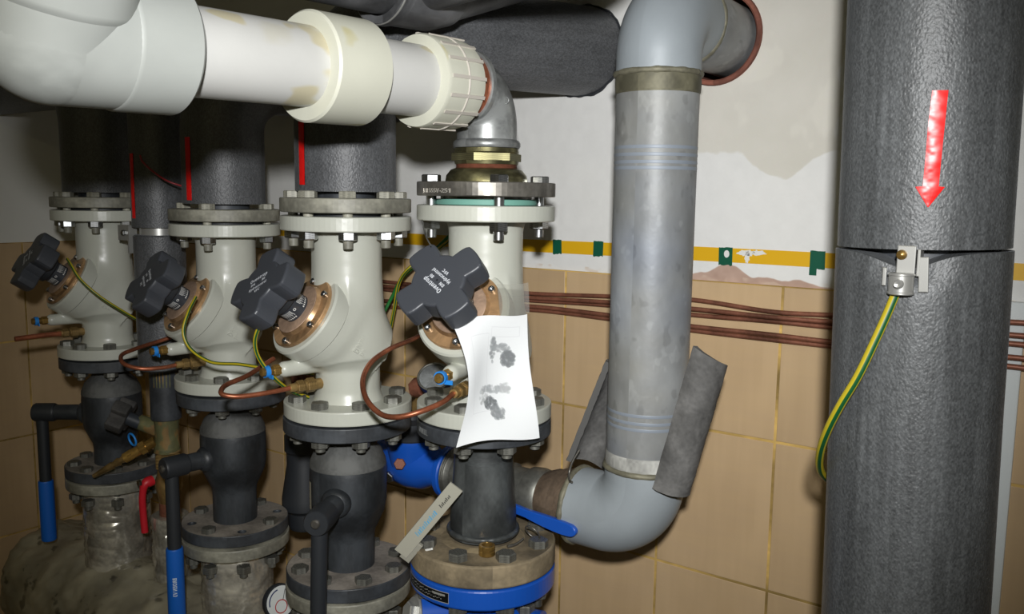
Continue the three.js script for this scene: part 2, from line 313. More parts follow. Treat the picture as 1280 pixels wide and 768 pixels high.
mesh('grout_bed', mv(new THREE.BoxGeometry(0.006, TOP, 1.7), WL + 0.0022, TOP / 2 - 0.0005, 0.85 + 0.0052), groutMat, wallLeft);
const bottomTile = tileGeo(0.1965, 0.2065, 0.0035, 0.0012);
for (let r = 0; r < 6; r++) {
  const last = r === 5, geo = last ? bottomTile : oneTile, y = last ? 0.105 : TOP - 0.125 - r * 0.25;
  for (let c = -7; c < 7; c++) {
    const x = 0.1 + c * 0.2; if (x - 0.1 < WL - 0.001) continue;
    const t = mesh('tile', geo, tileMats[Math.floor(rnd() * 4)], wallBack); t.position.set(x, y, 0.0025 + (rnd() - 0.5) * 0.0006);
  }
  for (let c = 0; c < 8; c++) { const t = mesh('tile', geo, tileMats[Math.floor(rnd() * 4)], wallLeft); t.rotation.y = Math.PI / 2; t.position.set(WL + 0.0025 + (rnd() - 0.5) * 0.0006, y, 0.09 + 0.105 + c * 0.2); }
  const cut = mesh('cut_tile', tileGeo(0.09, last ? 0.2065 : 0.2465, 0.0035, 0.0012), tileMats[1], wallLeft); cut.rotation.y = Math.PI / 2; cut.position.set(WL + 0.0025, y, 0.05);
}
mesh('pipe_sleeve', aim(lathe([[0.0665, -0.15], [0.0665, 0.004], [0.069, 0.006], [0.074, 0.005], [0.0755, 0.002], [0.0755, -0.15]], 48), V3(HOLE[0], HOLE[1], 0), V3(0, 0, 1)), M.terracotta, wallBack);
mesh('hole_back', mv(new THREE.BoxGeometry(0.2, 0.2, 0.02), HOLE[0], HOLE[1], -0.16), plainPaint, wallBack);
{
  const t = struct('trim_1', mv(roundedBox(0.03, TOP + 0.002, 0.012, 0.002), 0.714, TOP / 2 + 0.001, 0.008), M.trunk);
  t.userData.label = 'white plastic trunking running down the tiles behind the thick pipe';
}

// ---------------------------------------------------------------- tape and copper lines on the wall
const yellowTape = std(rgb(226, 176, 22), 0.4, 0, { map: tex(256, 32, (u, v) => { const s = sstep(0.72, 0.76, tfbm(u, v, 30, 3, 3, 301)); return [mix(250, 252, s), mix(250, 250, s), mix(250, 252, s)]; }, { metres: [0.6, 0.1] }) });
{
  const g = new THREE.BoxGeometry(2.2, 0.023, 0.0006, 120, 1, 1), p = g.attributes.position;
  for (let i = 0; i < p.count; i++) p.setY(i, p.getY(i) + 0.0012 * Math.sin(p.getX(i) * 5.1));
  const tp = single('yellow_tape', mv(g, 0.06, 1.502, 0.0006), yellowTape, 'yellow adhesive tape stripe along the white wall above tiles', 'tape');
  for (const [x, y, w, h] of [[0.335, 1.508, 0.013, 0.005], [0.338, 1.502, 0.004, 0.009], [0.356, 1.509, 0.011, 0.004]]) { const e = new THREE.Shape(); for (let i = 0; i <= 24; i++) { const a = (i / 24) * 2 * Math.PI, k = 0.7 + 0.6 * rnd(); i ? e.lineTo(w * k * Math.cos(a), h * k * Math.sin(a)) : e.moveTo(w * k, 0); } mesh('torn_spot', mv(new THREE.ExtrudeGeometry(e, { depth: 0.0006, bevelEnabled: false }), x, y, 0.0007), M.plasterWhite, tp); }
}
const greenTape = std(rgb(14, 84, 62), 0.35);
function greenPiece(x, w, h, dy, tilt, label, extra) {
  const s = new THREE.Shape(), n = 8; s.moveTo(-w / 2, -h / 2);
  for (let i = 1; i < n; i++) s.lineTo(-w / 2 + (w * i) / n, -h / 2 + (rnd() - 0.5) * 0.003);
  s.lineTo(w / 2, -h / 2); s.lineTo(w / 2 + (rnd() - 0.5) * 0.002, h / 2);
  for (let i = n - 1; i > 0; i--) s.lineTo(-w / 2 + (w * i) / n, h / 2 + (rnd() - 0.5) * 0.001);
  s.lineTo(-w / 2, h / 2); s.closePath();
  const gs = [new THREE.ExtrudeGeometry(s, { depth: 0.0006, bevelEnabled: false })];
  if (extra === 'flap') gs.push(mv(new THREE.BoxGeometry(0.011, 0.011, 0.0005), -0.006, -h / 2 - 0.004, 0.0009));
  const m = single('green_tape', gs, greenTape, label, 'tape', 'green marks on the yellow tape'); m.position.set(x, 1.502 + dy, 0.0011); m.rotation.z = tilt;
  if (extra === 'hole') { const e = new THREE.Shape(); e.absellipse(0.002, 0.004, 0.0045, 0.006, 0, 2 * Math.PI); mesh('torn_spot', mv(new THREE.ExtrudeGeometry(e, { depth: 0.0008, bevelEnabled: false }), 0, 0, 0), M.plasterWhite, m); }
}
greenPiece(-0.112, 0.02, 0.025, 0, 0, 'green tape mark half hidden behind the cream valve with the paper sheet');
greenPiece(-0.023, 0.019, 0.026, -0.0005, 0.03, 'green tape mark nearer the cream valve, left of the galvanized pipe');
greenPiece(0.064, 0.02, 0.027, 0, -0.02, 'green tape mark close beside the vertical galvanized pipe');
greenPiece(0.302, 0.023, 0.029, -0.001, 0.02, 'green tape mark with a white torn hole in it', 'hole');
greenPiece(0.449, 0.023, 0.028, 0.001, 0, 'green tape mark with a loose flap beside thick grey pipe', 'flap');
const cu = [
  [[-0.62, 1.415, 0.016], [-0.454, 1.408, 0.012], [-0.079, 1.412, 0.012], [0.094, 1.42, 0.012], [0.248, 1.427, 0.012], [0.391, 1.419, 0.012], [0.475, 1.422, 0.012], [0.723, 1.436, 0.022], [1.1, 1.44, 0.012]],
  [[-0.62, 1.39, 0.03], [-0.447, 1.399, 0.02], [-0.074, 1.405, 0.02], [0.099, 1.411, 0.022], [0.252, 1.413, 0.02], [0.394, 1.412, 0.022], [0.478, 1.413, 0.02], [0.725, 1.419, 0.024], [1.1, 1.42, 0.02]],
  [[-0.62, 1.4, 0.012], [-0.454, 1.391, 0.012], [-0.079, 1.399, 0.012], [0.095, 1.404, 0.012], [0.249, 1.402, 0.012], [0.391, 1.404, 0.012], [0.476, 1.404, 0.012], [0.725, 1.407, 0.022], [1.1, 1.408, 0.012]],
  [[-0.62, 1.36, 0.03], [-0.447, 1.368, 0.02], [-0.073, 1.389, 0.02], [0.1, 1.388, 0.02], [0.253, 1.384, 0.02], [0.395, 1.384, 0.02], [0.479, 1.383, 0.02], [0.727, 1.389, 0.024], [1.1, 1.39, 0.02]],
  [[-0.62, 1.345, 0.012], [-0.455, 1.353, 0.012], [-0.079, 1.381, 0.012], [0.096, 1.38, 0.012], [0.25, 1.376, 0.012], [0.393, 1.375, 0.012], [0.478, 1.375, 0.012], [0.728, 1.376, 0.022], [1.1, 1.376, 0.012]],
];
['topmost thin copper line running along the tiled wall', 'second highest thin copper line running along the tiled wall', 'middle one of five thin copper lines along the tiled wall', 'second lowest thin copper line running along the tiled wall', 'lowest thin copper line running along the tiled wall']
  .forEach((l, i) => single('copper_line', sweep(spline(cu[i], 120), 0.0038, 10), M.copperOld, l, 'copper pipe', 'copper lines along the wall'));

// ---------------------------------------------------------------- balancing valves
const EL = 35 * DEG, AX = V3(0, Math.sin(EL), Math.cos(EL)), Y0 = 0.11;
const BR = new THREE.Matrix4().makeBasis(V3(1, 0, 0), AX, V3(1, 0, 0).cross(AX)).setPosition(0, Y0, 0);
const onBranch = (g) => g.clone().applyMatrix4(BR);
function sdfMesh(f, cx, cy, cz, half, res) {
  const mc = new MarchingCubes(res, new THREE.MeshBasicMaterial(), false, false, 200000); mc.isolation = 0;
  const hs = res / 2;
  for (let k = 0; k < res; k++) for (let j = 0; j < res; j++) for (let i = 0; i < res; i++)
    mc.field[i + j * res + k * res * res] = -f(cx + ((i - hs) / hs) * half, cy + ((j - hs) / hs) * half, cz + ((k - hs) / hs) * half);
  mc.update();
  const g = new THREE.BufferGeometry(), n = mc.count, P = mc.positionArray.slice(0, n * 3), N = mc.normalArray.slice(0, n * 3), uv = new Float32Array(n * 2);
  for (let i = 0; i < n; i++) { P[i * 3] = P[i * 3] * half + cx; P[i * 3 + 1] = P[i * 3 + 1] * half + cy; P[i * 3 + 2] = P[i * 3 + 2] * half + cz; const l = Math.hypot(N[i * 3], N[i * 3 + 1], N[i * 3 + 2]) || 1; N[i * 3] /= l; N[i * 3 + 1] /= l; N[i * 3 + 2] /= l; uv[i * 2] = P[i * 3] + P[i * 3 + 2]; uv[i * 2 + 1] = P[i * 3 + 1]; }
  g.setAttribute('position', new THREE.BufferAttribute(P, 3)); g.setAttribute('normal', new THREE.BufferAttribute(N, 3)); g.setAttribute('uv', new THREE.BufferAttribute(uv, 2)); return g;
}
const smin = (a, b, k) => { const h = clamp(0.5 + 0.5 * (b - a) / k); return mix(b, a, h) - k * h * (1 - h); };
const valveBody = sdfMesh((x, y, z) => {
  const rad = Math.hypot(x, z), up = Math.max(rad - mix(0.058, 0.054, sstep(0.14, 0.24, y)) - 0.006 * sstep(0.27, 0.3, y), 0.1 - y), low = Math.max(rad - 0.05 - 0.006 * sstep(0.04, 0.015, y), y - 0.14);
  const dy = y - Y0, l = dy * AX.y + z * AX.z, q = Math.sqrt(Math.max(x * x + dy * dy + z * z - l * l, 0));
  const br = Math.max(q - mix(0.0605, 0.066, sstep(0.02, 0.05, l)), l - 0.066, -0.034 - l);
  const t = clamp((z - 0.05) / 0.06), lug = Math.hypot(x, y - (Y0 - 0.028), z - (0.05 + 0.06 * t)) - 0.012;
  let d = smin(up, br, 0.024); d = smin(d, Math.hypot(x, dy - 0.012, z + 0.002) - 0.0605, 0.012); d = smin(d, low, 0.003); d = smin(d, lug, 0.008);
  return Math.max(d, 0.012 - y, y - 0.298);
}, 0, 0.155, 0.02, 0.165, 112);
const font = await new FontLoader().loadAsync('fonts/droid/droid_sans_bold.typeface.json');
const castText = (t, size, up, across) => { const g = new TextGeometry(t, { font, size, depth: 0.004, curveSegments: 3, bevelEnabled: false }); g.computeBoundingBox(); g.translate(-g.boundingBox.max.x / 2, 0, 0); g.applyMatrix4(new THREE.Matrix4().makeBasis(V3(0, 0, -1), V3(0, 1, 0), V3(1, 0, 0)).setPosition(0.0615, up, across)); return g; };
const castLetters = merge([castText('DN80', 0.0085, 0.016, 0.004), castText('PN16', 0.0085, 0.003, 0.004)]);
const wheelText = canvasTex(256, 256, (g) => {
  g.fillStyle = '#42454b'; g.fillRect(0, 0, 256, 256); g.fillStyle = '#d6dae0'; g.textAlign = 'center'; g.textBaseline = 'middle';
  g.font = 'bold 50px sans-serif'; g.fillText('Oventrop', 128, 72, 205);
  g.font = 'bold 36px sans-serif'; g.fillText('DN', 66, 120); g.fillText('80', 190, 120);
  g.font = 'bold 40px sans-serif'; g.fillText('Hydrocontrol', 128, 166, 210); g.font = 'bold 36px sans-serif'; g.fillText('VFC', 128, 210);
  g.fillStyle = '#1c1e22'; g.beginPath(); g.arc(128, 122, 8, 0, 7); g.fill();
});
const scaleText = canvasTex(512, 128, (g) => {
  g.fillStyle = '#30343a'; g.fillRect(0, 0, 512, 128); g.fillStyle = '#d8d8d4'; g.strokeStyle = '#d8d8d4'; g.lineWidth = 3;
  for (let k = 0; k < 4; k++) { for (let i = 0; i < 10; i++) { const x = k * 128 + 14 + i * 7; g.beginPath(); g.moveTo(x, 20); g.lineTo(x + 4, 66 + (i % 2) * 20); g.stroke(); } g.font = 'bold 34px monospace'; g.fillText('012345'[k] , k * 128 + 92, 60); for (let i = 0; i < 6; i++) g.fillRect(k * 128 + 12 + i * 12, 96, 7, 14); }
});
M.wheelLabel = std(0xffffff, 0.45, 0, { map: wheelText });
M.scale = std(0xffffff, 0.45, 0, { map: scaleText });
function wheelShape() {
  const s = new THREE.Shape();
  for (let i = 0; i <= 160; i++) { const a = (i / 160) * 2 * Math.PI, r = 0.0355 + 0.0225 * sstep(-0.5, 0.5, Math.cos(4 * a)); i ? s.lineTo(r * Math.cos(a), r * Math.sin(a)) : s.moveTo(r * Math.cos(a), r * Math.sin(a)); }
  return s;
}
const wheelGeo = new THREE.ExtrudeGeometry(wheelShape(), { depth: 0.028, bevelEnabled: true, bevelThickness: 0.004, bevelSize: 0.0035, bevelSegments: 4 }).translate(0, 0, -0.028).rotateX(-Math.PI / 2);
const labelGeo = new THREE.CircleGeometry(0.0225, 40).rotateX(-Math.PI / 2);
const plateGeo = lathe([[0, 0.0], [0.058, 0.0], [0.0595, 0.0015], [0.0595, 0.0055], [0.058, 0.007], [0.045, 0.007], [0.0435, 0.0075], [0.04, 0.013], [0.03, 0.014], [0.0, 0.014]], 56);
const ringGeo = lathe([[0.05, 0.062], [0.066, 0.063], [0.0685, 0.0655], [0.0685, 0.09], [0.066, 0.093], [0.05, 0.0935]], 56);
const screwGeo = lathe([[0, 0.001], [0.0026, 0.001], [0.0026, 0.006], [0.0042, 0.006], [0.0048, 0.0052], [0.0048, 0]], 16);
function balancingValve({ pos, turn, label, topBolts, bottomBolts, first = 0, spin = 0, textSpin = 0, boltMat, topHead }) {
  const t = thing('balancing_valve', label, 'valve', pos, turn, 'cream balancing valves in a row');
  mesh('body', valveBody, M.cream, t);
  mesh('cast_letters', onBranch(castLetters), M.cream, t);
  mesh('lower_flange', flangeGeo(0.1, 0.022, { bevel: 0.002 }), M.cream, t);
  mesh('upper_flange', mv(flangeGeo(0.1, 0.022, { bevel: 0.002 }), 0, 0.288, 0), M.cream, t);
  mesh('bonnet_ring', onBranch(ringGeo), M.cream, t);
  const pl = mesh('bonnet_plate', onBranch(mv(plateGeo, 0, 0.0925, 0)), M.bronze, t);
  mesh('plate_centre', onBranch(mv(lathe([[0.0405, 0], [0.0395, 0.0008], [0, 0.001]], 40), 0, 0.1064, 0)), M.bronzeSatin, pl);
  for (let i = 0; i < 6; i++) { const a = (i / 6) * 2 * Math.PI + 0.35; mesh('screw', onBranch(mv(screwGeo, 0.0515 * Math.cos(a), 0.0992, 0.0515 * Math.sin(a))), M.zinc, pl); }
  mesh('scale_barrel', onBranch(mv(metricUV(new THREE.CylinderGeometry(0.0225, 0.0225, 0.022, 40, 1, true), 1, 1), 0, 0.1185, 0)), M.scale, t);
  mesh('spindle_housing', onBranch(lathe([[0.019, 0.105], [0.0228, 0.107], [0.0218, 0.109]], 32).clone()), M.blackPlastic, t);
  mesh('barrel', onBranch(lathe([[0.0225, 0.129], [0.0275, 0.133], [0.03, 0.15], [0.028, 0.158]], 40)), M.blackPlastic, t);
  const w = mesh('handwheel', onBranch(mv(wheelGeo.clone().rotateY(spin), 0, 0.178, 0)), M.wheel, t);
  mesh('name_disc', onBranch(mv(labelGeo.clone().rotateY(textSpin), 0, 0.1822, 0)), M.wheelLabel, w);
  // measuring nipple with blue cap strap on the lug
  const lug = V3(0, Y0 - 0.028, 0.118), nd = V3(0, 0, 1);
  const np = mesh('test_nipple', aim(merge([hex(0.015, 0.012), mv(tubeWall(0.0065, 0.01, 0.03, 0.001, 20), 0, 0, 0)]), lug, nd), M.brass, t);
  mesh('cap_strap', aim(merge([mv(lathe([[0.0072, 0.018], [0.009, 0.018], [0.009, 0.025], [0.0072, 0.025]], 20), 0, 0, 0), mv(new THREE.BoxGeometry(0.012, 0.0015, 0.006), 0.011, 0.02, 0.006)]), lug, nd), M.blueCap, np);
  // compression fitting for the impulse line on the lower neck
  mesh('fitting', aim(merge([mv(tubeWall(0.0085, 0, 0.03, 0.001, 20), 0, 0, 0), mv(hex(0.02, 0.013), 0, 0.014, 0), mv(hex(0.017, 0.011), 0, 0.032, 0), mv(tubeWall(0.0065, 0.04, 0.055, 0.001, 16), 0, 0, 0)]), V3(0, 0.052, 0.048), V3(0, 0, 1)), M.brassDull, t);
  boltRing(t, topBolts, 0.08, first, topHead ?? 0.3375, 0.263, 0.288, { mat: boltMat || M.zinc, nutMat: M.zinc });
  boltRing(t, bottomBolts, 0.08, first + 0.2, 0.022, -0.045, -0.026, { mat: M.zincDull, nutMat: M.zincDull });
  return t;
}
const VALVES = [
  { pos: [-0.955, 1.242, 0.35], turn: -11 * DEG, topBolts: 8, bottomBolts: 8, first: 0.3, spin: 0.3, textSpin: 2.6, label: 'cream balancing valve nearest the room corner, its handwheel against tiles', boltMat: M.flangeGrey },
  { pos: [-0.55, 1.225, 0.335], turn: -11 * DEG, topBolts: 4, bottomBolts: 8, first: 0.75, spin: 0.55, textSpin: -0.5, label: 'cream balancing valve above the ball valve with lettered blue lever grip', boltMat: M.flangeGrey },
  { pos: [-0.154, 1.25, 0.4], turn: -11 * DEG, topBolts: 8, bottomBolts: 8, first: 0.25, spin: 0.4, textSpin: 0.65, label: 'cream balancing valve between the lettered blue grip and the paper sheet', boltMat: M.flangeGrey },
  { pos: [0.073, 1.27, 0.34], turn: 13 * DEG, topBolts: 4, bottomBolts: 8, first: 0.65, spin: 0.75, textSpin: 2.55, label: 'cream balancing valve with white paper sheet hanging from its bonnet', boltMat: M.zinc, topHead: 0.3425 },
];
VALVES.forEach(balancingValve);

// ---------------------------------------------------------------- insulated risers above the first three valves
function riser(name, [x, b, z], topY, end, R, label, r, strip) {
  const t = thing(name, label, 'pipe', [0, 0, 0], 0, 'insulated risers');
  const y = b + 0.3155;
  mesh('flange', mv(flangeGeo(0.1, 0.0215, { bevel: 0.002 }), x, y, z), M.flangeGrey, t);
  mesh('gasket', mv(tubeWall(0.07, b + 0.31, y, 0.0005, 40), x, 0, z), M.blackPlastic, t);
  mesh('pipe', mv(tubeWall(0.045, y + 0.02, y + 0.06, 0.001, 32), x, 0, z), M.darkPaint, t);
  mesh('insulation', sweep(fillet([V3(x, y + 0.031, z), V3(x, y + 0.06, z), V3(x, topY, z), V3(...end)], R), r, 48), M.foam, t);
  return t;
}
riser('insulated_riser', VALVES[0].pos, 1.845, [WL - 0.05, 1.845, 0.35], 0.12, 'dark foam pipe riser nearest the corner bending into the left wall', 0.075);
riser('insulated_riser', VALVES[1].pos, 1.815, [-0.42, 1.815, -0.05], 0.11, 'dark foam pipe riser with red strip beside the thinner riser', 0.0745);
riser('insulated_riser', VALVES[2].pos, 1.847, [0.042, 1.847, -0.05], 0.12, 'dark foam pipe riser bending back into the wall behind galvanized pipe', 0.0765);
{ // crumpled film collar where that riser meets the wall
  const pts = []; for (let i = 0; i <= 90; i++) { const a = (i / 90) * 2 * Math.PI, k = 1 + 0.012 * Math.sin(a * 9) + 0.008 * Math.sin(a * 23); pts.push(V3(0.02 + 0.085 * k * Math.cos(a), 1.847 + 0.0775 * k * Math.sin(a), 0.002 + 0.0015 * Math.sin(a * 7))); }
  single('film_collar', sweep(pts, (t) => 0.0014 + 0.0022 * fbm(t * 40, 2, 2, 3), 8), M.blackPlastic, 'crumpled dark film around the riser where it enters the wall', 'film');
}
// red marking strips wrapped a little around the foam
function wrapStrip(name, [x, z], r, ang, w, y0, y1, mat, label, parentTip) {
  const n = 6, pos = [], idx = [], rows = parentTip || [[y0, w], [y1, w]];
  const g = new THREE.BufferGeometry();
  for (const out of [0.0004, 0.0011]) for (const [y, ww, off = 0] of rows) for (let j = 0; j <= n; j++) { const a = ang + off / r + ((j / n - 0.5) * ww) / r; pos.push(x + (r + out) * Math.sin(a), y, z + (r + out) * Math.cos(a)); }
  const R = rows.length, W = n + 1, L = R * W;
  for (let i = 0; i < R - 1; i++) for (let j = 0; j < n; j++) { const a = i * W + j, b = a + W; idx.push(L + a, L + a + 1, L + b, L + b, L + a + 1, L + b + 1, a, b, a + 1, b, b + 1, a + 1); }
  for (let i = 0; i < R - 1; i++) for (const j of [0, n]) { const a = i * W + j, b = a + W; idx.push(a, L + a, b, b, L + a, L + b, a, b, L + a, b, L + b, L + a); }
  for (const i of [0, R - 1]) for (let j = 0; j < n; j++) { const a = i * W + j; idx.push(a, a + 1, L + a, a + 1, L + a + 1, L + a, a, L + a, a + 1, a + 1, L + a, L + a + 1); }
  g.setAttribute('position', new THREE.Float32BufferAttribute(pos, 3)); g.setIndex(idx);
  const uv = []; for (let i = 0; i < pos.length; i += 3) uv.push(pos[i] + pos[i + 2], pos[i + 1]); g.setAttribute('uv', new THREE.Float32BufferAttribute(uv, 2)); g.computeVertexNormals();
  return single(name, g, mat, label, 'tape');
}
wrapStrip('red_strip', [-0.154, 0.4], 0.0765, -0.15, 0.014, 1.606, 1.7, M.redTape, 'red adhesive strip on the foam riser behind the white coupling');
wrapStrip('red_strip', [-0.55, 0.335], 0.0745, 0.02, 0.014, 1.578, 1.69, M.redTape, 'red adhesive strip on the foam riser next to thinner riser');
wrapStrip('red_strip', [-0.745, 0.35], 0.05, -0.06, 0.012, 1.54, 1.665, M.redTape, 'red adhesive strip on the thinner foam riser with steel clamp');

// ---------------------------------------------------------------- thin riser with clamp, cock and red lever
const SX = -0.745, SZ = 0.35;
{
  const t = thing('thin_riser', 'thinner dark foam riser with a steel clamp between two cream valves', 'pipe', [0, 0, 0], 0, 'insulated risers');
  mesh('insulation', sweep(fillet([V3(SX, 1.522, SZ), V3(SX, 1.6, SZ), V3(SX, 1.83, SZ), V3(SX, 1.83, -0.05)], 0.09), 0.05, 40), M.foam, t);
  mesh('insulation', mv(tubeWall(0.049, 1.235, 1.507, 0.003, 40), SX, 0, SZ), M.foam, t);
  mesh('pipe', mv(tubeWall(0.03, 1.13, 1.53, 0.001, 32), SX, 0, SZ), M.darkPaint, t);
  const c = mesh('clamp', mv(lathe([[0.031, 1.506], [0.0365, 1.506], [0.0365, 1.523], [0.031, 1.523]], 32), SX, 0, SZ), M.clip, t);
  mesh('clamp_lug', [mv(new THREE.BoxGeometry(0.05, 0.03, 0.003), SX - 0.06, 1.51, SZ + 0.03), mv(new THREE.BoxGeometry(0.04, 0.03, 0.003), SX - 0.055, 1.51, SZ + 0.042), mv(new THREE.BoxGeometry(0.004, 0.055, 0.018), SX - 0.036, 1.497, SZ + 0.036)], M.clip, c);
  mesh('clamp_screw', aim(merge([hex(0.01, 0.006)]), V3(SX - 0.05, 1.51, SZ + 0.044), V3(0, 0, 1)), M.zinc, c);
}
{
  const t = thing('drain_cock', 'corroded brass valve with red lever below the thinner riser', 'valve', [SX, 0, SZ]);
  mesh('nipple', mv(lathe([[0.024, 1.14], [0.027, 1.145], [0.027, 1.19], [0.025, 1.2], [0.03, 1.2], [0.03, 1.236], [0, 1.236]], 28), 0, 0, 0), M.corroded, t);
  mesh('tee', merge([mv(lathe([[0.0, 1.06], [0.026, 1.06], [0.027, 1.064], [0.025, 1.07], [0.0235, 1.09], [0.024, 1.12], [0.027, 1.14], [0.0, 1.142]], 28), 0, 0, 0), between([0, 1.1, 0], [-0.05, 1.12, 0.03], 0.016, 18)]), M.corroded, t);
  mesh('union_nut', mv(hex(0.048, 0.03, 0.1), 0, 1.028, 0), M.brassDull, t);
  mesh('valve_body', mv(lathe([[0, 0.95], [0.02, 0.95], [0.022, 0.965], [0.027, 0.985], [0.027, 1.0], [0.022, 1.015], [0.021, 1.03], [0, 1.03]], 24), 0, 0, 0), M.brassDull, t);
  mesh('pipe_stub', mv(tubeWall(0.021, 0.92, 0.952, 0.001, 20), 0, 0, 0), M.copperOld, t);
  const lv = mesh('lever', sweep(spline([[-0.012, 1.003, 0.03], [-0.012, 1.0, 0.045], [-0.016, 0.975, 0.05], [-0.02, 0.94, 0.048], [-0.02, 0.895, 0.046]], 30), (s) => 0.011 - 0.004 * sstep(0.1, 0.45, s), 14), M.red, t);
  mesh('lever_nut', aim(hex(0.012, 0.005), V3(-0.012, 1.005, 0.056), V3(0, 0, 1)), M.zinc, lv);
  // side branch with little dusty cock and hose tail
  const d = V3(-0.5, -0.42, 0.55).normalize();
  const b0 = V3(-0.01, 1.085, 0.02);
  mesh('side_cock', [aim(merge([tubeWall(0.011, 0, 0.07, 0.001, 18), mv(hex(0.026, 0.014), 0, 0.02, 0), mv(hex(0.02, 0.012), 0, 0.05, 0)]), b0, d)], M.brass, t);
  mesh('hose_tail', aim(lathe([[0, 0.068], [0.009, 0.068], [0.006, 0.08], [0.009, 0.082], [0.006, 0.095], [0.008, 0.097], [0.004, 0.14], [0, 0.14]], 16), b0, d), M.brassDull, t);
}
{ // dusty black knob with printed collar in front of the corner ball valve
  const d = V3(-0.52, 0.3, 0.45).normalize(), o = V3(SX - 0.045, 1.118, SZ + 0.03);
  const t = thing('small_regulator', 'small dusty black knob with printed collar beside corroded brass valve', 'valve', [o.x, o.y, o.z]);
  mesh('collar', aim(tubeWall(0.014, 0.0, 0.03, 0.001, 24), V3(0, 0, 0), d), M.scale, t);
  const g = new THREE.ExtrudeGeometry(wheelShape(), { depth: 0.028, bevelEnabled: true, bevelThickness: 0.004, bevelSize: 0.0035, bevelSegments: 2 }); g.rotateX(-Math.PI / 2); g.scale(0.6, 0.9, 0.6);
  mesh('knob', aim(g, d.clone().multiplyScalar(0.03), d), std(rgb(86, 84, 82), 0.8, 0, { map: MOTTLE[0] }), t);
  mesh('blue_ring', aim(new THREE.TorusGeometry(0.013, 0.0022, 8, 28), V3(0.0, -0.03, 0.02), V3(0.2, 1, 0.2)), M.blueCap, t);
}

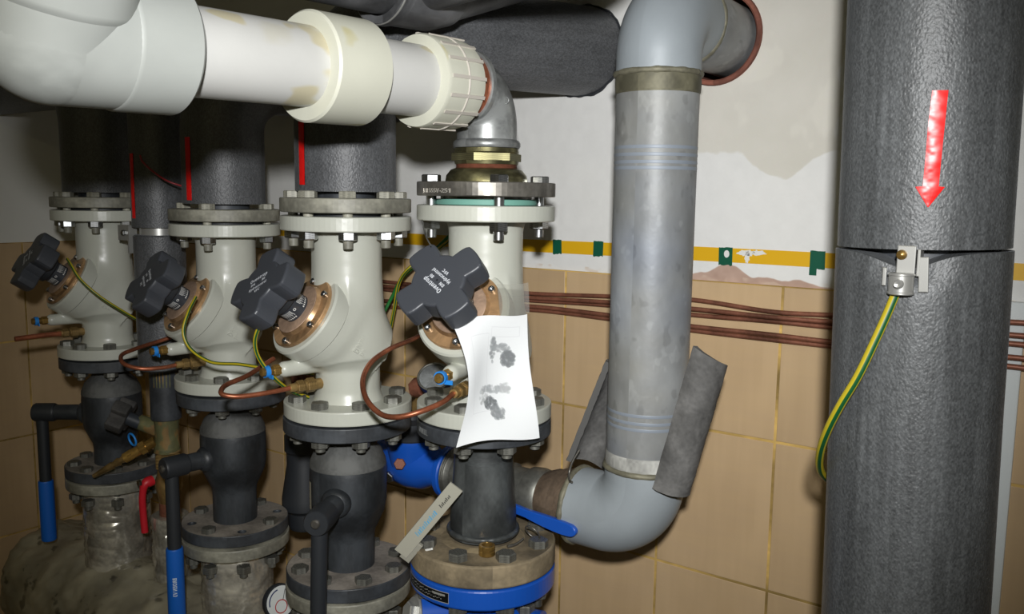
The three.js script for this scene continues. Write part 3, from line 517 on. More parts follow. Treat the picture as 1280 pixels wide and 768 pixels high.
// ---------------------------------------------------------------- ball valves with levers
const dustTop = (g) => g;   // caps group dusty, rim painted
function ballValve({ pos, label, az, bolts, L = 0.252, len = 0.285, shift = 0, print, grip = true, stick = 0.13, sticker }) {
  const t = thing('ball_valve', label, 'valve', pos, 0, 'black ball valves in a row');
  mesh('dusty_shoulder', lathe([[0.0367, -0.039], [0.0403, -0.0465], [0.0523, -0.0575], [0.0598, -0.0745], [0.0609, -0.083]], 56), M.dustGrey, t);
  const body = lathe([[0.036, -0.02], [0.0365, -0.04], [0.04, -0.047], [0.052, -0.058], [0.0595, -0.075], [0.061, -0.095], [0.061, -0.14], [0.058, -0.158], [0.049, -0.178], [0.0425, -0.192], [0.041, -0.205], [0.041, -L - 0.001]], 56);
  mesh('body', body, M.ballBody, t);
  mesh('top_flange', mv(flangeGeo(0.1, 0.022, { bevel: 0.0015 }), 0, -0.022, 0), M.darkPaint, t);
  const fl = mesh('bottom_flange', mv(flangeGeo(0.1, 0.022, { bevel: 0.0015, holes: 8, circle: 0.08, holeR: 0.0085, first: 0.3 }), 0, -L - 0.022, 0), [M.dust, M.darkPaint], t);
  boltRing(t, 8, 0.08, 0.3, -L, -L - 0.055, null, { mat: M.zincDull, skip: bolts === 4 ? (i) => i % 2 : null, head: 0.009 });
  const h = V3(Math.cos(az * DEG), 0, Math.sin(az * DEG)), py = -0.128;
  const p = V3(0, py, 0).add(h.clone().multiplyScalar(stick));
  mesh('stem_boss', aim(lathe([[0.024, 0.05], [0.024, 0.062], [0.02, 0.068], [0.017, 0.07], [0.0165, stick - 0.02]], 28), V3(0, py, 0), h), M.ballBody, t);
  const lv = mesh('lever', [
    aim(lathe([[0, stick - 0.03], [0.018, stick - 0.03], [0.02, stick - 0.026], [0.02, stick + 0.012], [0.018, stick + 0.016], [0, stick + 0.016]], 28), V3(0, py, 0), h),
    sweep(line(p.clone().add(V3(0, -0.008, 0)), p.clone().add(V3(shift, -len, 0)), 6), 0.0122, 20)], M.blackPlastic, t);
  mesh('lever_bolt', aim(lathe([[0, 0.0], [0.007, 0], [0.007, 0.003], [0.005, 0.005], [0, 0.0055]], 16), p.clone().add(h.clone().multiplyScalar(0.0155)), h), M.steelDark, lv);
  if (sticker) {
    const tx = canvasTex(64, 128, (g) => { g.fillStyle = '#9a9484'; g.fillRect(0, 0, 64, 128); g.fillStyle = '#3a3a36'; for (let i = 0; i < 9; i++) g.fillRect(10, 10 + i * 12, 14 + ((i * 17) % 28), 5); });
    const n = 10, q = [], uv = [], idx = [];
    for (let i = 0; i <= n; i++) for (let j = 0; j < 2; j++) { const a = sticker + (i / n) * 0.55; q.push(0.0615 * Math.sin(a), -0.105 - j * 0.045, 0.0615 * Math.cos(a)); uv.push(i / n, 1 - j); }
    for (let i = 0; i < n; i++) { const k = i * 2; idx.push(k, k + 1, k + 2, k + 1, k + 3, k + 2); }
    const g = new THREE.BufferGeometry(); g.setAttribute('position', new THREE.Float32BufferAttribute(q, 3)); g.setAttribute('uv', new THREE.Float32BufferAttribute(uv, 2)); g.setIndex(idx); g.computeVertexNormals();
    mesh('sticker', g, std(0xffffff, 0.6, 0, { map: tx, side: THREE.DoubleSide }), t);
  }
  if (grip) {
    const a = p.clone().lerp(p.clone().add(V3(shift, -len, 0)), 0.54), b = p.clone().add(V3(shift * 1.02, -len * 1.02, 0));
    const gp = mesh('grip', sweep([a, a.clone().lerp(b, 0.02), a.clone().lerp(b, 0.5), a.clone().lerp(b, 0.98), b], (s) => (s < 0.01 || s > 0.99 ? 0.0142 : 0.0155), 24), M.blueGrip, lv);
    if (print) {
      const tx = canvasTex(512, 64, (g) => { g.fillStyle = '#1262c4'; g.fillRect(0, 0, 512, 64); g.fillStyle = '#dfe8ee'; g.font = 'bold 46px sans-serif'; g.textBaseline = 'middle'; g.textAlign = 'center'; g.fillText('BROEN V3', 256, 34); });
      const n = 8, pos = [], uv = [], idx = [], ph = print;
      for (let i = 0; i <= n; i++) for (let j = 0; j < 2; j++) { const an = ph + (i / n - 0.5) * 0.9; pos.push(a.x + 0.0158 * Math.cos(an), a.y - 0.028 - j * 0.085, a.z + 0.0158 * Math.sin(an)); uv.push(j, i / n); }
      for (let i = 0; i < n; i++) { const q = i * 2; idx.push(q, q + 1, q + 2, q + 1, q + 3, q + 2); }
      const g = new THREE.BufferGeometry(); g.setAttribute('position', new THREE.Float32BufferAttribute(pos, 3)); g.setAttribute('uv', new THREE.Float32BufferAttribute(uv, 2)); g.setIndex(idx); g.computeVertexNormals();
      lv.remove(gp); t.add(gp); gp.name = 'grip'; mesh('grip_print', g, std(0xffffff, 0.5, 0, { map: tx, side: THREE.DoubleSide }), gp);
    }
  }
  return t;
}
const BALLS = [
  { pos: [-0.948, 1.239, 0.352], az: 140, bolts: 8, L: 0.238, stick: 0.15, label: 'black ball valve nearest the room corner with plain blue lever grip' },
  { pos: [-0.538, 1.222, 0.34], az: 96, bolts: 4, L: 0.258, stick: 0.125, print: 0.7, label: 'black ball valve with lettered blue lever grip and empty flange holes' },
  { pos: [-0.154, 1.247, 0.402], az: 62, bolts: 8, L: 0.25, grip: false, sticker: -0.95, shift: -0.012, stick: 0.13, label: 'black ball valve with plain black lever hanging straight down' },
];
BALLS.forEach(ballValve);
// foil wrapped pipes under them
const crumple = (r, k) => (a, s) => {
  const x = Math.cos(a), z = Math.sin(a), rg = (f, h, o) => Math.abs(2 * vnoise(x * f + o, s * h + o * 3, z * f) - 1);
  return k * (0.9 * rg(1.6, 34, 3) + 0.55 * rg(3.2, 70, 11) + 0.35 * rg(6, 60, 23) - 0.7);
};
function foilPipe(x, yTop, yBot, z, r, label, flange = true) {
  const t = thing('foil_pipe', label, 'pipe', [x, 0, z], 0, 'foil wrapped pipes');
  if (flange) mesh('flange', mv(flangeGeo(0.1, 0.022, { bevel: 0.002 }), 0, yTop - 0.022, 0), M.flangeGrey, t);
  if (flange) boltRing(t, 8, 0.08, 0.3, yTop - 0.05, yTop - 0.06, null, { mat: M.zincDull, head: 0.012 });
  mesh('foil', sweep(line(V3(0, yBot, 0), V3(0, yTop - (flange ? 0.024 : 0), 0), 150), r, 110, { dent: crumple(r, 0.0042) }), M.foil, t);
}
foilPipe(-0.944, 0.977, 0.72, 0.354, 0.07, 'foil wrapped pipe rising from the wrapped header under corner valve');
foilPipe(-0.53, 0.939, 0.6, 0.345, 0.068, 'foil wrapped pipe under the ball valve with empty flange holes');
foilPipe(-0.154, 0.972, 0.6, 0.404, 0.068, 'foil wrapped pipe under the plain black lever ball valve');
foilPipe(SX, 0.925, 0.7, SZ, 0.037, 'thin foil wrapped pipe below the red lever', false);
{ // wrapped header with crumpled film
  const t = thing('wrapped_header', 'thick horizontal header pipe wrapped in dusty crumpled film', 'pipe');
  mesh('wrapping', sweep([...line(V3(-1.31, 0.655, 0.35), V3(-0.2, 0.655, 0.35), 130)], (s) => 0.135 * Math.pow(clamp(1 - Math.pow(clamp(1 - s * 12), 2.4)), 0.5) + 0.002, 96, { dent: (a, s) => { const x = Math.cos(a) * 3, z = Math.sin(a) * 3, n = fbm(x * 1.2 + 4, s * 16, z * 1.2, 5), d = fbm(x * 3, s * 60 + x * 3, z * 3, 3); return (s < 0.03 ? 0.3 : 1) * (0.028 * (n - 0.5) + 0.006 * Math.abs(d - 0.45)); } }), M.film, t);
}

// ---------------------------------------------------------------- column below the valve with the paper: reducer, blue strainer
const C4 = [0.073, 0.34];
// raised letters bent around a flange rim, read from outside; angles from +x towards +z
function rimLetters(R, y, size, a0, a1, text) {
  const g = new TextGeometry(text, { font, size, depth: 0.0009, curveSegments: 2, bevelEnabled: false }); g.computeBoundingBox();
  const w = g.boundingBox.max.x, p = g.attributes.position;
  for (let i = 0; i < p.count; i++) { const a = mix(a1, a0, p.getX(i) / w), r = R - 0.0004 + p.getZ(i); p.setXYZ(i, r * Math.cos(a), y - size / 2 + p.getY(i), r * Math.sin(a)); }
  g.computeVertexNormals(); return g;
}
{
  const t = thing('steel_reducer', 'black steel reducer welded to a dusty flange under the paper sheet', 'pipe', [C4[0], 0, C4[1]]);
  mesh('top_flange', mv(flangeGeo(0.1, 0.022, { bevel: 0.0015 }), 0, 1.245, 0), M.darkPaint, t);
  mesh('stamped_letters', rimLetters(0.1, 1.2565, 0.008, 1.85, 2.15, 'ONIL'), std(rgb(104, 106, 106), 0.5), t);
  mesh('cone', lathe([[0.043, 1.247], [0.043, 1.215], [0.0445, 1.212], [0.0445, 1.2], [0.047, 1.16], [0.05, 1.12], [0.05, 1.085]], 56), M.blackSteel, t);
  mesh('weld_bead', sweep(Array.from({ length: 97 }, (_, i) => { const a = (i / 96) * 2 * Math.PI; return V3(0.0515 * Math.cos(a), 1.093, 0.0515 * Math.sin(a)); }), (s) => 0.0035 + 0.002 * fbm(s * 60, 1, 1, 2), 8, { caps: false }), M.blackSteel, t);
  mesh('scorch_ring', lathe([[0.064, 1.0785], [0.06, 1.0797], [0.051, 1.081]], 48), std(rgb(176, 158, 124), 0.8, 0, { map: MOTTLE[1] }), t);
  mesh('dusty_flange', mv(flangeGeo(0.11, 0.034, { bevel: 0.003 }), 0, 1.0445, 0), M.dustTan, t);
  boltRing(t, 8, 0.0895, 0.25, 1.0785, 0.985, 1.0115, { mat: M.zincDull, head: 0.011, af: 0.026 });
}
{
  const t = thing('blue_strainer', 'glossy blue flanged strainer at the foot of the black reducer', 'strainer', [C4[0], 0, C4[1]]);
  mesh('flange', mv(flangeGeo(0.11, 0.03, { bevel: 0.003 }), 0, 1.0125, 0), M.blue, t);
  const body = mesh('body', merge([lathe([[0.06, 1.014], [0.056, 0.99], [0.058, 0.95], [0.07, 0.91], [0.075, 0.86], [0.06, 0.8], [0, 0.78]], 48),
    between([0.03, 0.955, 0.02], [0.108, 0.955, 0.0], 0.034, 28), between([-0.01, 0.965, 0.02], [-0.058, 0.97, 0.082], 0.034, 28)]), M.blue, t);
  mesh('drain_plug', aim(merge([tubeWall(0.026, 0, 0.014, 0.004, 28), mv(hex(0.026, 0.012), 0, 0.012, 0)]), V3(-0.056, 0.97, 0.08), V3(-0.35, 0.3, 0.75).normalize()), M.clip, body);
  mesh('side_bolt', mv(hex(0.024, 0.012), 0.085, 0.987, 0.006), M.zincDull, body);
  const tx = canvasTex(512, 64, (g) => { g.fillStyle = '#c8c8c4'; g.fillRect(0, 0, 512, 64); g.fillStyle = '#1b1c1c'; g.fillRect(4, 4, 504, 56); g.fillStyle = '#b9bab4'; for (let i = 0; i < 34; i++) { const w = 6 + ((i * 37) % 13); g.fillRect(40 + i * 12, 16 + ((i * 7) % 9), w * 0.6, 6); g.fillRect(44 + i * 12, 36 + ((i * 5) % 8), w * 0.5, 6); } g.fillRect(360, 14, 120, 12); });
  const n = 16, pos = [], uv = [], idx = [];
  for (let i = 0; i <= n; i++) for (let j = 0; j < 2; j++) { const a = mix(1.36, 2.25, i / n); pos.push(0.1104 * Math.cos(a), 1.019 + j * 0.0165, 0.1104 * Math.sin(a)); uv.push(1 - i / n, j); }
  for (let i = 0; i < n; i++) { const q = i * 2; idx.push(q, q + 2, q + 1, q + 1, q + 2, q + 3); }
  const g = new THREE.BufferGeometry(); g.setAttribute('position', new THREE.Float32BufferAttribute(pos, 3)); g.setAttribute('uv', new THREE.Float32BufferAttribute(uv, 2)); g.setIndex(idx); g.computeVertexNormals();
  mesh('rating_plate', g, std(0xffffff, 0.35, 0.5, { map: tx, side: THREE.DoubleSide }), t);
}
single('brass_ring', mv(lathe([[0.0075, 0], [0.0115, 0], [0.012, 0.001], [0.012, 0.006], [0.0108, 0.007], [0.0108, 0.0085], [0.012, 0.0095], [0.012, 0.014], [0.0112, 0.015], [0.0078, 0.015], [0.0075, 0.0145], [0.0075, 0]], 32), 0.119, 1.079, 0.39), M.brass, 'loose brass ring standing on the dusty flange', 'ring');
single('wire_loop', merge([aim(new THREE.TorusGeometry(0.0125, 0.0013, 8, 40), V3(0.149, 1.097, 0.318), V3(0.3, 0.9, 0.6)), sweep(spline([[0.142, 1.09, 0.33], [0.137, 1.084, 0.342], [0.13, 1.082, 0.355]], 12), (s) => mix(0.0013, 0.0028, s), 8)]), M.steelDark, 'bent wire loop lying on the dusty flange', 'wire');
single('paper_scrap', aim(roundedBox(0.014, 0.003, 0.0025, 0.0006).rotateZ(0.4), V3(0.045, 1.0815, 0.432), V3(0, 1, 0)), M.white, 'tiny white scrap lying beside a bolt on the dusty flange', 'scrap');
{ // folded printed strip leaning against the reducer
  const tx = canvasTex(512, 96, (g) => {
    g.fillStyle = '#a4a294'; g.fillRect(0, 0, 512, 96);
    g.strokeStyle = '#4f9fd0'; g.lineWidth = 9; for (let i = 0; i < 13; i++) { g.globalAlpha = 0.5 + 0.4 * ((i * 7) % 5) / 5; g.beginPath(); g.moveTo(150 + i * 14, 66); g.lineTo(156 + i * 14, 30 + ((i * 11) % 16)); g.stroke(); }
    g.globalAlpha = 0.8; g.strokeStyle = '#3c3c38'; g.lineWidth = 7; for (let i = 0; i < 8; i++) { g.beginPath(); g.moveTo(366 + i * 11, 62); g.lineTo(370 + i * 11, 36 + ((i * 9) % 14)); g.stroke(); } g.globalAlpha = 1;
  });
  const a = V3(0.008, 1.073, 0.452), b = V3(0.088, 1.183, 0.422), d = b.clone().sub(a), L = d.length(); d.normalize();
  const toCam = V3(0.6, 0.1, 0.75), wv = d.clone().cross(toCam).normalize(), nv = wv.clone().cross(d).normalize();
  const bm = new THREE.Matrix4().makeBasis(d, wv.clone().negate(), nv.clone()).setPosition(a.clone().lerp(b, 0.5));
  const t = thing('printed_strip', 'folded off-white printed strip leaning on the dusty flange', 'strip');
  const face = new THREE.PlaneGeometry(L, 0.021).translate(0, 0, 0.00205);
  mesh('strip', mv(roundedBox(L, 0.022, 0.004, 0.0008), 0, 0, 0).applyMatrix4(bm), std(rgb(162, 160, 148), 0.6), t);
  mesh('print', face.applyMatrix4(bm), std(0xffffff, 0.6, 0, { map: tx, side: THREE.DoubleSide }), t);
  mesh('folded_end', mv(roundedBox(0.036, 0.017, 0.007, 0.001), -L / 2 + 0.012, -0.01, -0.003).applyMatrix4(bm), std(rgb(150, 148, 136), 0.6), t);
}

// ---------------------------------------------------------------- galvanized top of that column and white plastic pipe
{
  const t = thing('galvanized_fitting', 'galvanized flange, union and elbow joining cream valve to white pipe', 'fitting', [C4[0], 0, C4[1]]);
  mesh('gasket', tubeWall(0.073, 1.5805, 1.5885, 0.0008, 48), M.teal, t);
  mesh('flange', mv(flangeGeo(0.1, 0.02, { bevel: 0.0015 }), 0, 1.5925, 0), M.steelDark, t);
  mesh('stamped_letters', rimLetters(0.1, 1.6, 0.0058, 1.42, 1.98, 'JM SSSV-251'), std(rgb(196, 192, 184), 0.35, 0.6), t);
  mesh('raised_face', tubeWall(0.066, 1.5885, 1.593, 0.0005, 40), M.steelDark, t);
  mesh('hub', lathe([[0.0595, 1.612], [0.058, 1.622], [0.0515, 1.63], [0.046, 1.632], [0.0, 1.632]], 48), M.yellowZinc, t);
  const th = []; for (let i = 0; i < 6; i++) th.push([0.0445, 1.631 + i * 0.002], [0.0432, 1.632 + i * 0.002]);
  mesh('nipple', lathe([...th, [0, 1.643]], 48), M.copperOld, t);
  mesh('union', merge([lathe([[0.04, 1.637], [0.0455, 1.638], [0.0465, 1.643], [0, 1.643]], 48), mv(hex(0.088, 0.0115, 0.1).rotateY(0.3), 0, 1.6425, 0), lathe([[0.0455, 1.653], [0.0465, 1.655], [0.0455, 1.6605], [0, 1.661]], 48)]), M.yellowZinc, t);
  const el = mesh('elbow', merge([
    sweep(fillet([V3(0, 1.668, 0), V3(0, 1.676, 0), V3(0, 1.743, 0), V3(0, 1.743, 0.05), V3(0, 1.743, 0.056)].filter((_, i) => i !== 1 && i !== 3), 0.054, 24), 0.0432, 48),
    lathe([[0.0, 1.661], [0.047, 1.661], [0.0485, 1.6635], [0.0485, 1.668], [0.0468, 1.671], [0.043, 1.673]], 48),
    aim(lathe([[0.043, 0.02], [0.047, 0.024], [0.0495, 0.027], [0.0495, 0.034], [0.048, 0.036], [0, 0.036]], 48), V3(0, 1.743, 0.012), V3(-0.04, 0, 1)),
  ]), M.galvCast, t);
  mesh('stamp', aim(new THREE.TorusGeometry(0.0045, 0.001, 8, 24), V3(0.0425, 1.725, 0.012), V3(1, 0, 0)).clone(), M.galvCast, el);
  mesh('thread_ring', aim(tubeWall(0.0455, 0.034, 0.062, 0.001, 40), V3(0, 1.743, 0.012), V3(-0.04, -0.01, 1)), M.copper, t);
}
{
  const A = V3(0.072, 1.743, 0.352), Bv = V3(0.043, 1.733, 0.925), d = Bv.clone().sub(A).normalize(), at = (z) => A.clone().add(d.clone().multiplyScalar((z - A.z) / d.z));
  const t = thing('white_plastic_pipe', 'thick white plastic pipe with coupling, ribbed collar and upturned elbow', 'pipe');
  const along = (g, z) => aim(g, at(z), d);
  mesh('pipe', sweep([at(0.42), at(0.86)], 0.0455, 56), M.ppr, t);
  mesh('coupling', along(lathe([[0.0455, 0.0], [0.06, 0.0], [0.063, 0.003], [0.063, 0.078], [0.0605, 0.081], [0.0455, 0.081]], 64), 0.578), M.pprFit, t);
  const col = mesh('collar', along(lathe([[0.04, 0], [0.055, 0], [0.0585, 0.003], [0.0605, 0.02], [0.0605, 0.068], [0.0585, 0.073], [0.0455, 0.075]], 64), 0.408), M.pprFit, t);
  for (let i = 0; i < 16; i++) { const a = (i / 16) * 2 * Math.PI; mesh('rib', along(mv(new THREE.BoxGeometry(0.0045, 0.064, 0.0022), 0, 0.036, 0.0607).rotateY(a), 0.408), M.pprRib, col); }
  mesh('rib', along(mv(new THREE.TorusGeometry(0.0605, 0.0016, 8, 64).rotateX(Math.PI / 2), 0, 0.036, 0), 0.408), M.pprRib, col);
  const C = at(0.938), up = V3(0.42, 0.9, 0.0).normalize();
  mesh('elbow', merge([sweep([at(0.85), C], 0.0632, 64), sweep([C, C.clone().add(up.clone().multiplyScalar(0.05))], 0.0632, 64), new THREE.SphereGeometry(0.0634, 48, 32).translate(C.x, C.y, C.z),
    along(lathe([[0.046, 0], [0.0625, 0.0], [0.065, 0.003], [0.065, 0.06], [0.063, 0.064]], 64), 0.822)]), M.pprElbow, t);
  mesh('elbow_socket', aim(lathe([[0.063, 0.03], [0.0655, 0.034], [0.0665, 0.038], [0.0665, 0.12], [0.063, 0.124], [0.0455, 0.124]], 64), C, up), M.pprElbow, t);
  mesh('upright_pipe', sweep([C.clone().add(up.clone().multiplyScalar(0.12)), C.clone().add(up.clone().multiplyScalar((H - C.y + 0.02) / up.y))], 0.0455, 48), M.ppr, t);
}
{ // grey plastic drain run overhead: socket with rim, run towards the room, arm along the wall
  const t = thing('grey_drain_pipe', 'grey plastic drain pipe with rimmed socket above the white pipe', 'pipe');
  const c = V3(0.0, 1.88, 0.478), d = V3(-0.12, 0.0, 1).normalize();
  mesh('socket', aim(lathe([[0.047, -0.12], [0.05, -0.11], [0.058, -0.085], [0.06, -0.02], [0.0625, -0.012], [0.0625, 0.0], [0.06, 0.003], [0.0505, 0.002], [0.05, -0.04]], 56), c, d), M.pvc, t);
  mesh('socket_rim', aim(new THREE.TorusGeometry(0.0612, 0.0016, 10, 64).rotateX(Math.PI / 2), c, d), M.clip, t);
  mesh('long_run', sweep(fillet([c.clone().add(d.clone().multiplyScalar(-0.04)), V3(-0.09, 1.874, 1.3), V3(-0.09, H + 0.02, 1.3)], 0.09), 0.048, 48), M.pvc, t);
  mesh('side_arm', sweep(fillet([V3(0.02, 1.888, 0.42), V3(0.4, 1.89, 0.53), V3(0.4, H + 0.02, 0.53)], 0.07), 0.048, 48), M.pvc, t);
  mesh('wall_branch', sweep([c.clone().add(d.clone().multiplyScalar(-0.1)), V3(0.06, 2.03, -0.04)], 0.047, 48), M.pvc, t);
}

// ---------------------------------------------------------------- galvanized pipe into the wall hole
const GX = 0.286, GZ = 0.23;
{
  const t = thing('galvanized_pipe', 'vertical galvanized steel pipe with elbows, one into the wall', 'pipe');
  mesh('straight', sweep(line(V3(GX, 1.2, GZ), V3(GX, 1.77, GZ), 4), 0.0572, 64), M.galv, t);
  mesh('upper_elbow', sweep(fillet([V3(GX, 1.762, GZ), V3(GX, 1.848, GZ), V3(0.277, 1.848, 0.118)], 0.064, 24), 0.0585, 64), M.galvPaint, t);
  mesh('wall_stub', sweep([V3(0.2775, 1.848, 0.125), V3(0.27, 1.848, -0.14)], 0.0572, 56), M.galv, t);
  const ring = (c, n, r, k) => { const q = new THREE.Quaternion().setFromUnitVectors(V3(0, 1, 0), n.clone().normalize()); return sweep(Array.from({ length: 97 }, (_, i) => { const a = (i / 96) * 2 * Math.PI; return V3(r * Math.cos(a), 0, r * Math.sin(a)).applyQuaternion(q).add(c); }), (s) => k * (0.75 + 0.7 * fbm(s * 40 + r * 100, 1, c.y * 30, 3)), 8, { caps: false }); };
  mesh('weld_bead', ring(V3(GX, 1.762, GZ), V3(0, 1, 0), 0.0575, 0.0042), M.weld, t);
  mesh('weld_bead', ring(V3(0.2775, 1.848, 0.125), V3(0.03, 0, 1), 0.0575, 0.004), M.weld, t);
  mesh('weld_bead', ring(V3(GX, 1.206, GZ), V3(0, 1, 0), 0.0575, 0.0042), M.weld, t);
  mesh('sealant_band', mv(lathe([[0.0574, 1.735], [0.0585, 1.738], [0.0592, 1.75], [0.0585, 1.762]], 56), GX, 0, GZ), std(rgb(140, 136, 112), 0.6, 0.2, { map: MOTTLE[2] }), t);
  mesh('white_band', mv(lathe([[0.0575, 1.21], [0.0582, 1.213], [0.0582, 1.224], [0.0574, 1.23]], 56), GX, 0, GZ), std(rgb(206, 206, 200), 0.6, 0.1, { map: MOTTLE[0] }), t);
  for (const [y, k] of [[1.662, 0], [1.652, 1], [1.642, 2], [1.634, 3], [1.292, 0], [1.281, 1], [1.272, 2]]) mesh('die_mark', mv(lathe([[0.0573, y - 0.0022], [0.05755, y - 0.0015], [0.05755, y + 0.0015], [0.0573, y + 0.0022]], 56), GX, 0, GZ), std(rgb(132, 140, 150), 0.5, 0.1), t);
  mesh('lower_elbow', sweep(fillet([V3(GX, 1.207, GZ), V3(GX, 1.121, GZ), V3(0.176, 1.121, GZ)], 0.068, 24), (s) => 0.0585 + 0.001 * Math.sin(s * 3), 64), M.galvPaint, t);
  mesh('weld_bead', ring(V3(0.176, 1.121, GZ), V3(1, 0, 0), 0.0565, 0.005), M.weld, t);
  mesh('hemp_joint', aim(lathe([[0.057, 0], [0.056, 0.006], [0.0475, 0.012], [0.047, 0.022], [0.0505, 0.024], [0.0505, 0.032], [0.046, 0.035], [0.047, 0.045], [0.042, 0.058], [0.038, 0.066]], 40), V3(0.178, 1.121, GZ), V3(-1, 0, 0)), M.hemp, t);
  mesh('reducing_socket', aim(lathe([[0.0375, 0.062], [0.041, 0.066], [0.0425, 0.075], [0.041, 0.092], [0.036, 0.1], [0.036, 0.13], [0.04, 0.132], [0.04, 0.142], [0, 0.142]], 40), V3(0.178, 1.121, GZ), V3(-1, 0, 0)), M.zincDull, t);
}
{
  const t = thing('blue_valve', 'blue valve body with black bonnet behind the black reducer', 'valve', [0, 1.121, GZ]);
  mesh('threaded_ring', aim(lathe([[0, 0], [0.043, 0], [0.045, 0.002], [0.044, 0.004], [0.045, 0.006], [0.044, 0.008], [0.045, 0.01], [0.044, 0.012], [0.038, 0.016], [0.036, 0.03], [0, 0.03]], 40), V3(-0.075, 0, 0), V3(1, 0, 0)), M.zincDull, t);
  mesh('flange', aim(merge([tubeWall(0.046, 0, 0.013, 0.002, 36)]), V3(-0.09, 0, 0), V3(1, 0, 0)), M.blue, t);
  const b = mesh('body', merge([aim(lathe([[0, 0], [0.026, 0.0], [0.03, 0.01], [0.032, 0.03], [0.042, 0.05], [0.046, 0.08], [0.042, 0.11], [0.03, 0.13], [0.028, 0.16], [0, 0.16]], 32), V3(-0.088, 0, 0), V3(-1, 0, 0)), mv(lathe([[0.036, 0], [0.042, 0.03], [0.046, 0.042], [0.046, 0.05], [0, 0.05]], 32), -0.165, 0, 0.012)]), M.blue, t);
  mesh('bonnet', mv(lathe([[0.0, 0.05], [0.045, 0.05], [0.047, 0.054], [0.047, 0.075], [0.043, 0.08], [0.02, 0.084], [0.018, 0.1], [0, 0.1]], 36), -0.165, 0, 0.012), M.blackPlastic, t);
  for (let i = 0; i < 6; i++) { const a = i * 1.047; mesh('bolt', mv(hex(0.011, 0.006), -0.165 + 0.037 * Math.cos(a), 0.077, 0.012 + 0.037 * Math.sin(a)), M.zincDull, t); }
  mesh('plug', aim(hex(0.018, 0.008), V3(-0.155, 0.012, 0.05), V3(0.5, 0.2, 0.8)), M.copperOld, b);
  mesh('plug', aim(hex(0.018, 0.008), V3(-0.19, -0.02, 0.038), V3(0.1, -0.2, 0.9)), M.zinc, b);
}
{ // lever of the small ball valve behind the reducer
  const t = thing('small_ball_valve', 'small ball valve with blue lever tip pointing at galvanized elbow', 'valve', [0, 0, 0]);
  mesh('body', between([-0.045, 1.121, GZ], [0.037, 1.121, GZ], 0.03, 28), M.zincDull, t);
  mesh('stem', between([0.0, 1.121, GZ + 0.02], [0.0, 1.121, GZ + 0.062], 0.009, 18), M.zincDull, t);
  const s = new THREE.Shape(); s.moveTo(0, -0.009); s.lineTo(0.12, -0.009); s.bezierCurveTo(0.15, -0.016, 0.19, -0.019, 0.202, -0.012); s.bezierCurveTo(0.21, -0.006, 0.21, 0.008, 0.2, 0.012); s.bezierCurveTo(0.18, 0.014, 0.14, 0.009, 0.12, 0.007); s.lineTo(0, 0.009); s.closePath();
  mesh('lever', new THREE.ExtrudeGeometry(s, { depth: 0.006, bevelEnabled: true, bevelSize: 0.0025, bevelThickness: 0.0025, bevelSegments: 3 }).scale(1, 0.62, 0.8).rotateZ(-0.1).translate(0, 1.124, GZ + 0.058), M.blue, t);
}
{ // upward looking gauge
  const o = V3(-0.082, 1.293, 0.275), n = V3(0.34, 0.72, 0.6).normalize();
  const t = thing('dial_gauge', 'round gauge with dusty glass and navy case behind impulse line', 'gauge', [o.x, o.y, o.z]);
  mesh('case', aim(lathe([[0, -0.03], [0.012, -0.03], [0.022, -0.024], [0.0275, -0.012], [0.0285, 0.0], [0.0275, 0.003], [0.0255, 0.0035]], 36), V3(0, 0, 0), n), M.navy, t);
  mesh('bezel', aim(new THREE.TorusGeometry(0.0268, 0.002, 8, 40).rotateX(Math.PI / 2), n.clone().multiplyScalar(0.003), n), M.zincDull, t);
  mesh('dial', aim(lathe([[0.0255, 0.0022], [0, 0.0026]], 36), V3(0, 0, 0), n), std(rgb(168, 172, 172), 0.35, 0.1, { map: MOTTLE[2] }), t);
  mesh('fitting', [between([-0.02, -0.022, -0.02], [-0.065, -0.03, -0.022], 0.014, 20), between([-0.04, -0.025, -0.02], [-0.062, -0.03, -0.022], 0.018, 6)], M.copperOld, t);
  mesh('stem', between([-0.03, -0.03, -0.025], [-0.083, -0.075, -0.033], 0.009, 16), M.brassDull, t);
}
